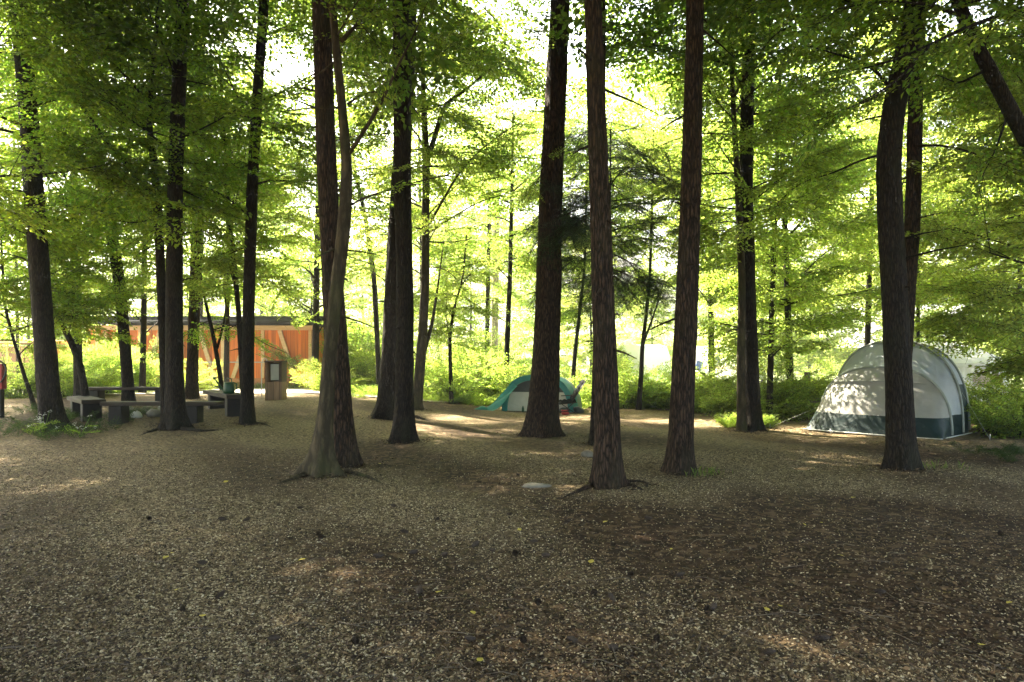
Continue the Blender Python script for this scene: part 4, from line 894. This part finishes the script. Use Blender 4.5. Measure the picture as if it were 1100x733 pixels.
pn = MB().box((x, y - .06, z + .86), (W_ * .56, .03, .50), bev=.006).build('notice_panel', M['panel'], k, False)
ik = MB()
for dx in (-.12, 0, .12): ik.lathe([(.0, 0), (.028, .0), (.034, .012), (.03, .03), (.0, .034)], (0, 0, 0), 10); ik.v[-1] = np.c_[ik.v[-1][:, 0], -ik.v[-1][:, 2] * .3, ik.v[-1][:, 1]] + np.array([x + dx, y - .076, z + .84])
for i, (wd, zz) in enumerate([(.26, 1.05), (.22, .99), (.24, .95), (.2, .72)]): ik.box((x + .01 * (i % 2), y - .078, z + zz), (wd, .006, .022))
ik.build('printed_marks', M['ink'], pn, False)
M['nail'] = M['steel']
tb = gp(281, 427); tp = thing('water_tap', tb, 'thin bent metal standpipe beside the notice post', 'tap')
MB().tube(smooth_path([tb, tb + [0, 0, .6], tb + [0, 0, 1.12], tb + [.03, 0, 1.24], tb + [.10, 0, 1.27]], 14), .016, 8).build('pipe', M['steel'], tp)
MB().tube(smooth_path([tb + [.10, 0, 1.27], tb + [.17, 0, 1.26], tb + [.17, 0, 1.05]], 8), .014, 8).build('spout', M['steel'], tp)

M['slab'] = surf('weathered grey oak', (.020, .013, .008), (.044, .030, .019), scale=(3, 3, 14), rough=.75, bump=.3)
M['leg_wood'] = surf('dark split log', (.007, .005, .003), (.018, .0125, .008), scale=(8, 8, 3))
def bench(p0, p1, label, w=.42, th=.085, h=.5, legs=(.16, .84)):
    p0, p1 = np.array(p0), np.array(p1); c = (p0 + p1) / 2; L_ = np.linalg.norm((p1 - p0)[:2]); a = math.atan2(p1[1] - p0[1], p1[0] - p0[0])
    zz = float(H(c[0], c[1])); t = thing('plank_bench', (c[0], c[1], zz), label, 'bench', 'heavy plank benches round the fire pit')
    MB().box((c[0], c[1], zz + h - th / 2), (L_, w, th), a, .015).build('seat', M['slab'], t, False)
    for q in legs:
        e = p0 + (p1 - p0) * q; MB().box((e[0], e[1], (zz + h - th + float(H(e[0], e[1])) - .03) / 2), (.30, w * .8, zz + h - th - float(H(e[0], e[1])) + .025), a, .025).build('leg', M['leg_wood'], t, False)
    return t
def gxy(px, d): return [(px - CX) / F * d, d]
bench(gxy(113, 15.6), gxy(237, 15.6), 'long plank bench running level in front of the fire pit stones', legs=(.12, .77))
bench(gxy(101, 15.8), gxy(84, 17.5), 'short thick plank bench pointing at the camera, left of the fire pit', w=.5, th=.1)
bench(gxy(95, 19.5), gxy(182, 19.5), 'dark plank bench on the far side of the fire pit', h=.52, legs=(.1, .92))
rb = bench(gxy(255, 16.6), gxy(228, 19.2), 'plank bench with a green watering can standing on it', w=.5, th=.1, legs=(.1, .8))
M['stone'] = surf('grey stone', (.10, .09, .07), (.20, .18, .145), scale=(7, 7, 7), bump=.5, bscale=(22, 22, 22))
M['stone_pale'] = surf('pale stone', (.42, .42, .39), (.6, .6, .56), scale=(7, 7, 7), bump=.4, bscale=(22, 22, 22))
fc = np.array(gxy(158, 17.1)); 
for i in range(11):
    a = i / 11 * 2 * PI + .25; p = fc + np.array([math.cos(a) * .75, math.sin(a) * .6]); z = float(H(*p)); s_ = g.uniform(.13, .2)
    pale = abs(a - (.25 + 8 / 11 * 2 * PI)) < .1
    o = MB().blob((p[0], p[1], z + s_ * .45), (s_ * 1.2, s_, s_ * .8), 60 + i).build('fire_pit_stone', M['stone_pale' if pale else 'stone'], origin=(p[0], p[1], z)); o.location = (p[0], p[1], z)
    tag(o, 'pale white stone of the fire pit seen under the front bench' if pale else 'grey stone in the fire pit ring under the benches', 'stone', 'stones round the fire pit')
# watering can
M['can'] = surf('green plastic', (.005, .045, .014), (.008, .06, .02), rough=.35, bump=.02)
wx, wy = gxy(246, 17.2); wz = float(H(*((np.array(gxy(255, 16.6)) + np.array(gxy(228, 19.2))) / 2))) + .5; wc = thing('watering_can', (wx, wy, wz), 'green plastic watering can standing on a plank bench', 'watering can')
MB().lathe([(0, 0), (.125, 0), (.135, .015), (.14, .06), (.13, .2), (.115, .27), (.10, .285), (.085, .28), (0, .27)], (wx, wy, wz), 28).build('body', M['can'], wc)
MB().tube(smooth_path([(wx - .12, wy, wz + .06), (wx - .2, wy, wz + .14), (wx - .3, wy - .02, wz + .30), (wx - .35, wy - .02, wz + .36)], 14), np.linspace(.03, .017, 14), 10).build('spout', M['can'], wc)
MB().lathe([(0, 0), (.018, 0), (.045, .05), (.04, .06), (0, .055)], (wx - .36, wy - .02, wz + .35), 14).build('rose', M['can'], wc)
MB().tube(smooth_path([(wx + .07, wy, wz + .28), (wx + .06, wy, wz + .37), (wx - .06, wy, wz + .39), (wx - .09, wy, wz + .28)], 18), .013, 8).build('top_handle', M['can'], wc)
MB().tube(smooth_path([(wx + .09, wy, wz + .28), (wx + .19, wy, wz + .25), (wx + .2, wy, wz + .12), (wx + .13, wy, wz + .08)], 18), .014, 8).build('side_handle', M['can'], wc)
# red post with a black hose
M['red'] = surf('red paint', (.22, .012, .012), (.30, .02, .018), rough=.4, bump=.03)
M['black'] = surf('black rubber', (.012, .012, .013), (.03, .03, .03), rough=.55)
rp = gp(0, 449); rt = thing('hose_post', rp, 'red post with a loop of black hose at the left edge', 'hose post')
MB().box((rp[0], rp[1], rp[2] + .35), (.13, .13, .74), bev=.012).build('post', M['leg_wood'], rt, False)
MB().box((rp[0], rp[1], rp[2] + 1.0), (.22, .18, .62), bev=.03).build('cabinet', M['red'], rt, False)
a = np.linspace(0, 2 * PI, 40); MB().tube(np.stack([rp[0] + .04 + .19 * np.cos(a), rp[1] - .12 + .02 * np.sin(3 * a), rp[2] + 1.12 + .26 * np.sin(a)], 1), .02, 8, cap=False).build('hose', M['black'], rt)
# flat stone in the middle of the clearing
p = gp(577, 523); o = MB().blob((p[0], p[1], p[2] + .01), (.20, .11, .045), 91).build('flat_stone', M['stone'], origin=p); o.location = p
tag(o, 'flat pale stone lying left of the creeping tree roots', 'stone')
p = gp(631, 491); o = MB().blob((p[0], p[1], p[2] + .03), (.12, .1, .09), 92).build('stone', M['stone'], origin=p); o.location = p
tag(o, 'small dark stone on the gravel left of the tall rooted trunk', 'stone')

# ================================================================== LARGE GREY TENT
def fabric(name, c1, c2, transl=.25, wr=.5):
    m, nt, out = new_mat(name); L = nt.links
    n = nd(nt, 'ShaderNodeTexNoise', i_Detail=3.0, i_Scale=1.0, i_Distortion=.6); L.new(coords(nt, (2.2, 2.2, 3.0)), n.inputs['Vector'])
    wv = nd(nt, 'ShaderNodeTexNoise', i_Detail=8.0, i_Scale=1.0); L.new(coords(nt, (5, 5, 5)), wv.inputs['Vector'])
    c = ramp(nt, wv.outputs[0], [(.3, c1), (.7, c2)])
    b = nd(nt, 'ShaderNodeBsdfPrincipled', i_Roughness=.55); b.inputs['Specular IOR Level'].default_value = .35; L.new(c, b.inputs['Base Color'])
    bp = nd(nt, 'ShaderNodeBump'); bp.inputs['Strength'].default_value = wr; bp.inputs['Distance'].default_value = .08; L.new(n.outputs[0], bp.inputs['Height']); L.new(bp.outputs[0], b.inputs['Normal'])
    t = nd(nt, 'ShaderNodeBsdfTranslucent'); L.new(c, t.inputs[0])
    mx = nd(nt, 'ShaderNodeMixShader'); mx.inputs[0].default_value = transl; L.new(b.outputs[0], mx.inputs[1]); L.new(t.outputs[0], mx.inputs[2]); L.new(mx.outputs[0], out.inputs[0]); return m
M['tent_grey'] = fabric('silver grey nylon', (.50, .54, .59), (.58, .62, .67), .4)
M['tent_beige'] = fabric('warm grey nylon', (.43, .42, .395), (.50, .49, .46), .4)
M['tent_green'] = fabric('dark green nylon', (.007, .021, .022), (.012, .031, .032), .08)
M['tent_sleeve'] = fabric('grey green sleeve', (.30, .33, .30), (.38, .41, .37), .1)
M['tent_dark'] = fabric('dark mesh', (.03, .038, .038), (.05, .058, .058), .1)
M['guy'] = surf('pale cord', (.5, .5, .46), (.6, .6, .56))
Lc, Rc = np.array([(866 - CX) / F * 15.7, 15.7]), np.array([(1012 - CX) / F * 13.6, 13.6])
mid = (Lc + Rc) / 2; ax = (Rc - Lc) / np.linalg.norm(Rc - Lc); ay = np.array([-ax[1], ax[0]]); HW = np.linalg.norm(Rc - Lc) / 2
TZ = float(H(*mid)) + .0
tent = thing('tunnel_tent', (mid[0], mid[1], TZ), 'large grey tunnel tent with a dark green skirt, behind the curving trunk', 'tent')
def tw_(w, s, z): return np.stack([mid[0] + np.asarray(w) * ax[0] + np.asarray(s) * ay[0], mid[1] + np.asarray(w) * ax[1] + np.asarray(s) * ay[1], TZ + .015 + np.asarray(z)], -1)
HO = [(.62, HW * .985, 1.42), (1.30, HW * .99, 2.0), (2.0, HW * .93, 1.96), (2.45, HW * .82, 1.55), (2.72, HW * .70, .9)]
E = .78
def arc(hw, h, u, s):
    c, sn = np.cos(u), np.sin(u); return tw_(np.sign(c) * hw * np.abs(c) ** E, np.full_like(u, s), h * np.clip(sn, 0, 1) ** E)
def interp_hoop(s):
    S = np.array([h[0] for h in HO]); hw = np.interp(s, S, [h[1] for h in HO]); hh = np.interp(s, S, [h[2] for h in HO])
    k = np.clip(np.searchsorted(S, s) - 1, 0, len(S) - 2); f = (s - S[k]) / (S[k + 1] - S[k]); sag = .045 * math.sin(PI * min(max(f, 0), 1)); return hw * (1 - sag * .6), hh * (1 - sag)
def tent_rows(zb):                                # bands: left skirt, roof, right skirt
    out = [[], [], []]
    for s in np.concatenate([np.linspace(HO[i][0], HO[i + 1][0], 9)[:-1] for i in range(4)] + [[HO[-1][0]]]):
        hw, hh = interp_hoop(s); u0 = math.asin(min(.98, (zb / hh) ** (1 / E)))
        out[0].append(arc(hw, hh, np.linspace(PI - 1e-4, PI - u0, 8), s)); out[1].append(arc(hw, hh, np.linspace(PI - u0, u0, 60), s)); out[2].append(arc(hw, hh, np.linspace(u0, 1e-4, 8), s))
    return [np.array(o) for o in out]
ls, rfm, rs = tent_rows(.44)
for A in (ls, rfm, rs): A += (.008 * np.sin(A[..., 0] * 17 + A[..., 2] * 9) * np.sin(A[..., 1] * 13))[..., None] * np.array([.5, .5, .3])
n1 = 17                                           # sections up to the third hoop carry the grey roof, the rest is the dark sleeping end
MB().grid(rfm[:n1]).build('roof_fabric', M['tent_grey'], tent)
rear = MB(); rear.grid(rfm[n1 - 1:]); e = rfm[-1]; rear.add(np.concatenate([e, e.mean(0, keepdims=True)]), t=[[i, i + 1, len(e)] for i in range(len(e) - 1)]); 
rear.build('rear_panel', M['tent_grey'], tent)
sk = MB(); sk.grid(ls); sk.grid(rs)
# front: ruled cloth from the first hoop down to the front edge
U = np.linspace(PI - 1e-4, 1e-4, 61); top = arc(HO[0][1], HO[0][2], U, HO[0][0]); wf = np.cos(U)
foot = tw_(np.sign(wf) * HW * 1.02 * np.abs(wf) ** .9, np.full_like(U, -.05) - .10 * np.sin(U), np.full_like(U, .0))
T_ = np.linspace(0, 1, 26)
FR = foot[None] * (1 - T_)[:, None, None] + top[None] * T_[:, None, None]
zr = FR[..., 2] - TZ
bul = .11 * np.sin(PI * T_)[:, None] * np.sin(U)[None]
FR[..., 0] += -ay[0] * bul; FR[..., 1] += -ay[1] * bul; FR[..., 2] += .01 * np.sin(U * 14)[None] * np.sin(PI * T_)[:, None]
nz = 60
def front_band(z0, z1, n):                        # rows between two heights, following the cloth
    rows = []
    for f in np.linspace(0, 1, n):
        pts = []
        for j in range(len(U)):
            zz = FR[:, j, 2] - TZ; zt = z0 + (z1 - z0) * f; zt = min(max(zt, zz[0]), zz[-1])
            pts.append([np.interp(zt, zz, FR[:, j, i]) for i in range(3)])
        rows.append(pts)
    return np.array(rows)
sk.grid(front_band(0.0, .42, 8))
sk.build('skirt', M['tent_green'], tent)
MB().grid(front_band(.42, 1.5, 30)).build('front_panel', M['tent_beige'], tent)
# dark side window and green flank on the right hand side between hoops
def side_patch(s0, s1, z0, z1, off, n=10):
    P = []
    for s in np.linspace(s0, s1, n):
        hw, hh = interp_hoop(s); r = []
        for zz in np.linspace(z0, z1, n):
            u = math.asin(min(.99, (zz / hh) ** (1 / E))); q = arc(hw + off, hh + off, np.array([u]), s)[0]; r.append(q)
        P.append(r)
    return np.array(P)
MB().grid(side_patch(1.62, 2.05, .43, 1.05, .012)).build('side_panel', M['tent_green'], tent)
MB().grid(side_patch(1.50, 1.72, 1.05, 1.72, .014)).build('side_window', M['tent_dark'], tent)
MB().grid(side_patch(2.06, 2.40, .43, .95, .012)).build('side_panel', M['tent_green'], tent)
for s, hw, hh in HO[:3] + HO[3:4]:
    MB().tube(arc(hw + .012, hh + .012, np.linspace(PI - .01, .01, 50), s), .026 if s < 2.2 else .018, 8).build('pole_sleeve', M['tent_sleeve'], tent)
# rolled awning flap above the front window
fl = MB(); r = []
for f in np.linspace(0, 1, 7):
    row = []
    for j in np.linspace(.27, .73, 26):
        zt = 1.14 + .16 * f - .45 * (j - .5) ** 2 * (1 - f) * 2
        c = int(j * 60); zz = FR[:, c, 2] - TZ; q = np.array([np.interp(min(zt, zz[-1] - .01), zz, FR[:, c, i]) for i in range(3)])
        row.append(q - np.r_[ay, 0] * (.035 + .03 * (1 - f)))
    r.append(row)
fl.grid(np.array(r)); fl.build('window_flap', M['tent_beige'], tent)
MB().tube(np.array(r)[0], .007, 6).build('flap_edge', M['tent_sleeve'], tent)
for j in (22, 38):
    MB().tube([FR[t_, j] - np.r_[ay, 0] * .006 for t_ in range(8, 23)], .007, 5).build('seam', M['tent_sleeve'], tent)
MB().tube(foot + np.array([0, 0, .012]) - np.r_[ay, 0] * .01, .013, 6).build('ground_hem', M['guy'], tent)
MB().tube([tw_(HW * 1.0, s, .012) for s in np.linspace(-.05, 2.2, 12)], .012, 6).build('ground_hem', M['guy'], tent)
M['peg'] = M['steel']
for (w0, s0, z0), (w1, s1) in [((-HW * .98, .62, .5), (-HW - .75, -.25)), ((HW * .98, 1.3, .9), (HW + .55, 1.0)), ((-HW * .5, -.06, .05), (-HW * .5, -.3)), ((HW * .35, -.06, .05), (HW * .35, -.26))]:
    a_, b_ = tw_(w0, s0, z0), tw_(w1, s1, -.0); b_[2] = float(H(b_[0], b_[1])) + .02
    MB().tube([a_, b_], .0022, 5).build('guy_rope', M['guy'], tent)
    MB().tube([b_ + [0, 0, -.05], b_ + [0, 0, .10]], .006, 5).build('peg', M['steel'], tent)

# ================================================================== SMALL TEAL TENT
M['teal'] = fabric('teal nylon', (.04, .25, .24), (.06, .31, .30), .4)
M['teal_grey'] = fabric('grey green nylon', (.17, .25, .24), (.22, .30, .29), .3)
M['door'] = fabric('cream cotton', (.55, .52, .44), (.64, .61, .53), .2)
tc_ = np.array(gxy(577, 21.4)); tz = float(H(*tc_)); ang = math.radians(-14)
bx, by = np.array([math.cos(ang), math.sin(ang)]), np.array([-math.sin(ang), math.cos(ang)])
st = thing('dome_tent', (tc_[0], tc_[1], tz), 'small teal dome tent with a cream door, half hidden by a broad trunk', 'tent')
def sw(w, s, z): return np.stack([tc_[0] + np.asarray(w) * bx[0] + np.asarray(s) * by[0], tc_[1] + np.asarray(w) * bx[1] + np.asarray(s) * by[1], tz + .01 + np.asarray(z)], -1)
def sarc(hw, h, u, s, cx=0): c, sn = np.cos(u), np.sin(u); return sw(cx + np.sign(c) * hw * np.abs(c) ** .8, np.full_like(u, s), h * np.clip(sn, 0, 1) ** .8)
U = np.linspace(PI - 1e-3, 1e-3, 44); SS = [(0, 1.12, 1.14, 0), (.35, 1.14, 1.18, .03), (.8, 1.15, 1.16, .08), (1.3, 1.1, .98, .14), (1.7, .95, .7, .2), (1.95, .7, .3, .25)]
S_ = np.linspace(0, 1.95, 18); body = []
for s in S_:
    v = [np.interp(s, [q[0] for q in SS], [q[i] for q in SS]) for i in (1, 2, 3)]; body.append(sarc(v[0], v[1], U, s, v[2]))
body = np.array(body); body += (.012 * np.sin(body[..., 0] * 19) * np.sin(body[..., 2] * 13))[..., None]
MB().grid(body[:6]).build('front_canopy', M['teal'], st); MB().grid(body[5:]).build('body', M['teal_grey'], st)
def farc(k, s, z0=0): return sarc(1.12 * k, 1.14 * k, U, s)
ring = np.array([farc(k_, -.01) for k_ in (1.0, .93, .87)]); MB().grid(ring).build('front_border', M['teal'], st)
MB().tube(sarc(1.13, 1.15, U, -.015), .018, 6).build('pole', M['teal'], st)
inn = farc(.87, .06); zz = inn[:, 2] - tz
bot = inn.copy(); bot[:, 2] = tz + .02
dr = np.array([bot + (np.minimum(inn, np.where((zz > .62)[:, None], np.c_[inn[:, :2], np.full(len(inn), tz + .62)], inn)) - bot) * f for f in np.linspace(0, 1, 6)])
MB().grid(dr).build('door', M['door'], st)
tp_ = dr[-1] + np.r_[by, 0] * .005; MB().grid(np.array([tp_ + (inn - tp_) * f for f in np.linspace(0, 1, 5)])).build('door_mesh', M['tent_dark'], st)
flp = []
for f in np.linspace(0, 1, 12):                   # side wing running down to the ground on the left
    a_ = sw(-.78 - .95 * f, -.02 - .25 * f, .86 * (1 - f) ** 1.15 + .03); b_ = sw(-.60 - .72 * f, -.10 - .5 * f, .80 * (1 - f) ** 1.3 + .015)
    flp.append([a_ + (b_ - a_) * h + np.array([0, 0, .03 * math.sin(h * PI * 2 + f * 7)]) for h in np.linspace(0, 1, 7)])
MB().grid(np.array(flp)).build('side_wing', M['teal'], st)
for (w0, s0, z0), (w1, s1) in [((-1.1, .1, .4), (-1.8, -.2)), ((.2, 0, 1.13), (.3, -1.2))]:
    a_, b_ = sw(w0, s0, z0), sw(w1, s1, .02); MB().tube([a_, b_], .004, 5).build('guy_rope', M['guy'], st)
p = sw(-1.72, -.28, 0); o = MB().blob((p[0], p[1], p[2] + .07), (.26, .16, .11), 71, .3).blob((p[0] + .17, p[1] - .05, p[2] + .05), (.17, .12, .08), 72, .3).build('stuff_sack', M['teal'], origin=p); o.location = p
tag(o, 'crumpled teal sack on the ground left of the small tent', 'bag')
p = sw(-.2, -.25, 0)
for dx, mt, lab in [(0.02, 'teal', 'teal cup set down before the cream tent door'), (-.16, 'can', 'small green bottle before the cream tent door')]:
    q = sw(-.25 + dx, -.2, 0); o = MB().lathe([(0, 0), (.035, 0), (.04, .02), (.038, .12), (.02, .16), (.016, .19), (0, .19)] if mt == 'can' else [(0, 0), (.035, 0), (.045, .09), (.04, .09), (.032, .01), (0, .01)], q, 16).build('bottle' if mt == 'can' else 'cup', M[mt], origin=q); o.location = q
    tag(o, lab, 'bottle' if mt == 'can' else 'cup')
# camping chair beside it
M['pad'] = surf('charcoal padding', (.006, .007, .007), (.02, .022, .022), rough=.9, spec=.15, scale=(9, 9, 9), bump=.5)
cb = gp(617, 444); cs_ = cb[1] / F
ch = thing('camping_chair', cb, 'dark padded camping chair with a tall tilted back, right of the teal tent', 'chair')
def cc(px, py, dy=0): q = at(px, py, cb[1]); q[1] += dy; return q
def pad(p, q, w, th):                             # quilted cushion from p to q
    rows = []
    for f in np.linspace(0, 1, 22):
        c = p + (q - p) * f; b_ = .035 * abs(math.sin(f * PI * 4)) + th
        rows.append([c + np.array([0, dy, 0]) + np.array([-(q - p)[2], 0, (q - p)[0]]) / np.linalg.norm(q - p) * b_ * n_ for dy, n_ in [(-w / 2, 0), (-w / 2 + .03, 1), (0, 1.15), (w / 2 - .03, 1), (w / 2, 0), (w / 2 - .03, -.4), (0, -.5), (-w / 2 + .03, -.4), (-w / 2, 0)]])
    return MB().grid(np.array(rows))
pad(cc(614, 430), cc(628, 409), .5, .05).build('backrest', M['pad'], ch)
pad(cc(600, 433), cc(618, 431), .5, .05).build('seat', M['pad'], ch)
for dy in (-.26, .26):
    MB().tube([cc(613, 432, dy), cc(629, 408, dy)], .013, 6).build('back_tube', M['black'], ch)
    MB().tube([cc(600, 434, dy), cc(619, 432, dy)], .013, 6).build('seat_tube', M['black'], ch)
    MB().tube([cc(602, 425, dy), cc(618, 424, dy)], .016, 6).build('armrest', M['black'], ch)
    MB().tube([cc(603, 434, dy), cc(618, 444, dy)], .012, 6).build('leg', M['black'], ch)
    MB().tube([cc(616, 432, dy), cc(601, 444, dy)], .012, 6).build('leg', M['black'], ch)
M['bag'] = fabric('dark bag cloth', (.02, .028, .03), (.05, .062, .065), 0, .8)
for px, py, rad, mt, lab, s_ in [(622, 444, (.17, .13, .13), 'bag', 'black bag lying by the feet of the camping chair', 81), (606, 444, (.2, .14, .11), 'bag', 'dark green bag under the camping chair seat', 82)]:
    q = gp(px, py); o = MB().blob((q[0], q[1], q[2] + rad[2] * .8), rad, s_, .3).build('duffel_bag', M[mt], origin=q); o.location = q; tag(o, lab, 'bag')
q = gp(607, 446); o = MB().box((q[0], q[1], q[2] + .05), (.22, .12, .08), .1, .03).box((q[0] - .02, q[1], q[2] + .13), (.2, .1, .04), .2, .015).build('red_bag', M['red'], origin=q); o.location = q
tag(o, 'red bundle lying on the ground beside the broad trunk', 'bag')

# ================================================================== FENCE, AWNING, CARAVANS
M['fence'] = surf('weathered fence wood', (.09, .06, .04), (.17, .12, .08), scale=(6, 6, 20))
fb = gp(867, 444); d = fb[1]; ft = thing('wooden_fence', fb, 'brown post and rail fence left of the large grey tent', 'fence')
for px, dd_ in ((867, d), (905, d + .6)): q = at(px, 400, dd_); MB().beam((q[0], dd_, float(H(q[0], dd_)) - .05), (q[0], dd_, q[2]), .13, .13).build('post', M['fence'], ft, False)
for py, th in ((411, .07), (428, .06), (431.5, .06), (439, .035)): MB().beam(at(868, py, d - .08), at(908, py, d + .52), .05, th).build('rail', M['fence'], ft, False)
q = at(861, 428, d - .15); o = MB().blob(q, (.17, .12, .17), 55, .25).tube([q + [.05, 0, .14], q + [.12, .02, .26], q + [.17, .05, .3]], .012, 6).build('hanging_bag', M['bag'], origin=q); o.location = q
tag(o, 'dark bag hanging on the wooden fence post', 'bag')

M['white_cloth'] = fabric('white cloth', (.74, .74, .75), (.8, .8, .8), .35)
M['white_paint'] = surf('white coachwork', (.75, .75, .74), (.8, .8, .79), rough=.35, bump=.02)
M['glass'] = surf('dark tinted pane', (.03, .04, .05), (.05, .06, .07), rough=.12, bump=0, spec=.6)
M['pink'] = fabric('pale peach curtain', (.62, .47, .40), (.68, .53, .46), .3)
d = 21.5; x0, x1 = (1026 - CX) / F * d, (1085 - CX) / F * d; z0 = float(H(x0, d)); zt = at(0, 390, d)[2]
aw = thing('awning_tent', ((x0 + x1) / 2, d, z0), 'white awning with pale walls behind the right side of the large tent', 'awning')
MB().add([(x0 - .1, d - .1, zt), (x1 + .1, d - .1, zt), (x1 + .1, d + 2.6, zt + .75), (x0 - .1, d + 2.6, zt + .75), (x0 - .1, d - .1, zt - .12), (x1 + .1, d - .1, zt - .12)], [[0, 1, 2, 3], [4, 5, 1, 0]]).build('roof_cloth', M['white_cloth'], aw, False)
gr = np.linspace(0, 1, 30); MB().grid(np.stack([np.stack([x0 + (x1 - x0) * gr, d + .03 * np.sin(gr * 40), np.full_like(gr, z)], -1) for z in (z0 + .32, zt - .1)], 0)).build('front_wall', M['white_cloth'], aw)
MB().grid(np.stack([np.stack([x0 + .02 * np.sin(gr * 30), d + 2.6 * gr, np.full_like(gr, z0 + .05) if i == 0 else zt + .7 * gr - .08], -1) for i in (0, 1)], 0)).build('side_wall', M['white_cloth'], aw)
MB().box(((x0 + x1) / 2, d, z0 + .17), (x1 - x0, .03, .32)).build('mud_wall', M['tent_sleeve'], aw, False)
MB().box((x0 + .95, d - .04, z0 + 1.0), (.8, .02, .42), bev=.01).build('window', M['pink'], aw, False)
for xx in (x0, x1): MB().tube([(xx, d - .05, z0), (xx, d - .05, zt)], .02, 8).build('pole', M['steel'], aw)
for i, dx in enumerate((.12, .26)):
    q = np.array([x0 + .2 + dx, d - .35, z0])
    if i == 0:
        a = np.linspace(0, PI, 12); pl = np.concatenate([[q], np.stack([q[0] + .17 - .17 * np.cos(a), np.full_like(a, q[1]), q[2] + .78 + .12 * np.sin(a)], 1), [q + [.34, 0, 0]]])
        o = MB().tube(pl, .014, 6).tube([q + [0, 0, .45], q + [.34, 0, .45]], .012, 6).build('drying_rack', M['steel'], origin=q); o.location = q; tag(o, 'thin metal rack standing before the white awning', 'rack')
q = np.array([x0 + 1.3, d - .5, z0]); o = MB().tube([q + [-.12, 0, 0], q + [.03, 0, .62], q + [.16, 0, .0]], .03, 8).build('folded_chair', surf('yellow canvas', (.62, .45, .12), (.7, .52, .18)), origin=q); o.location = q
tag(o, 'small yellow folded frame leaning before the white awning', 'folding frame')
# caravans in the meadow
def caravan(px, d, L_, label, rz, stripe):
    x = (px - CX) / F * d; z = float(H(x, d)); t = thing('caravan', (x, d, z), label, 'caravan', 'white caravans beyond the bushes'); t['_local'] = 1
    prof = np.array([(-.5, .45), (-.5, 1.1), (-.47, 1.9), (-.42, 2.4), (-.34, 2.58), (.34, 2.62), (.43, 2.5), (.48, 1.9), (.5, 1.2), (.5, .45)]) * [L_, 1]
    m_ = MB()
    for i, yy in enumerate((-1.1, 1.1)): m_.add(np.c_[prof[:, 0], np.full(len(prof), yy), prof[:, 1]])
    n_ = len(prof); m_.q.append(np.array([[i, (i + 1) % n_, n_ + (i + 1) % n_, n_ + i] for i in range(n_)]))
    m_.t += [np.array([[0, i + 1, i] for i in range(1, n_ - 1)]), np.array([[n_, n_ + i, n_ + i + 1] for i in range(1, n_ - 1)])]
    m_.build('body', M['white_paint'], t, False)
    for xx in (-.3, .12): MB().box((xx * L_, -1.11, 1.75), (.19 * L_, .04, .62), bev=.02).build('window', M['glass'], t, False)
    MB().box((.36 * L_, -1.11, 1.45), (.62, .03, 1.75), bev=.02).build('door', M['white_cloth'], t, False)
    MB().box((0, -1.105, 1.18), (L_ * .98, .02, .12)).build('stripe', M[stripe], t, False)
    for s_ in (-1, 1):
        w_ = MB().lathe([(.1, -.1), (.3, -.1), (.33, -.06), (.33, .06), (.3, .1), (.1, .1)], (0, 0, 0), 20); v = w_.v[0]; w_.v[0] = np.c_[v[:, 0], v[:, 2] + s_ * 1.0, v[:, 1] + .33]
        w_.build('wheel', M['black'], t)
    MB().beam((-.5 * L_, 0, .42), (-.5 * L_ - 1.1, 0, .42), .1, .08).build('drawbar', M['steel'], t, False)
    t.rotation_euler = (0, 0, rz)
caravan(676, 44, 5.2, 'white caravan glimpsed between the two tall reddish trunks', -1.0, 'teal_grey')
caravan(772, 46, 6.0, 'long white caravan showing above the green bush in the right centre', -1.1, 'pink')
caravan(632, 50, 4.6, 'white caravan glimpsed above the folded camping chair', -.95, 'teal_grey')
q = gp(745, 419); q = np.array([(750 - CX) / F * 43, 43, 0.0]); o = thing('camping_stool', q, 'small blue folded seat standing before the long white caravan', 'seat')
M['blue'] = surf('blue cloth', (.03, .07, .22), (.05, .1, .3))
MB().beam(q + [0, 0, 1.0], q + [.12, 0, 1.6], .42, .06, up=(0, 1, 0)).build('backrest', M['blue'], o, False); MB().box(q + [0, -.2, .9], (.45, .45, .06), bev=.02).build('seat', M['blue'], o, False)
for sx in (-.2, .2):
    for sy in (-.4, 0): MB().tube([q + [sx, sy, 0], q + [sx, sy, .9]], .015, 6).build('leg', M['steel'], o)
# pale scar on the straight reddish trunk
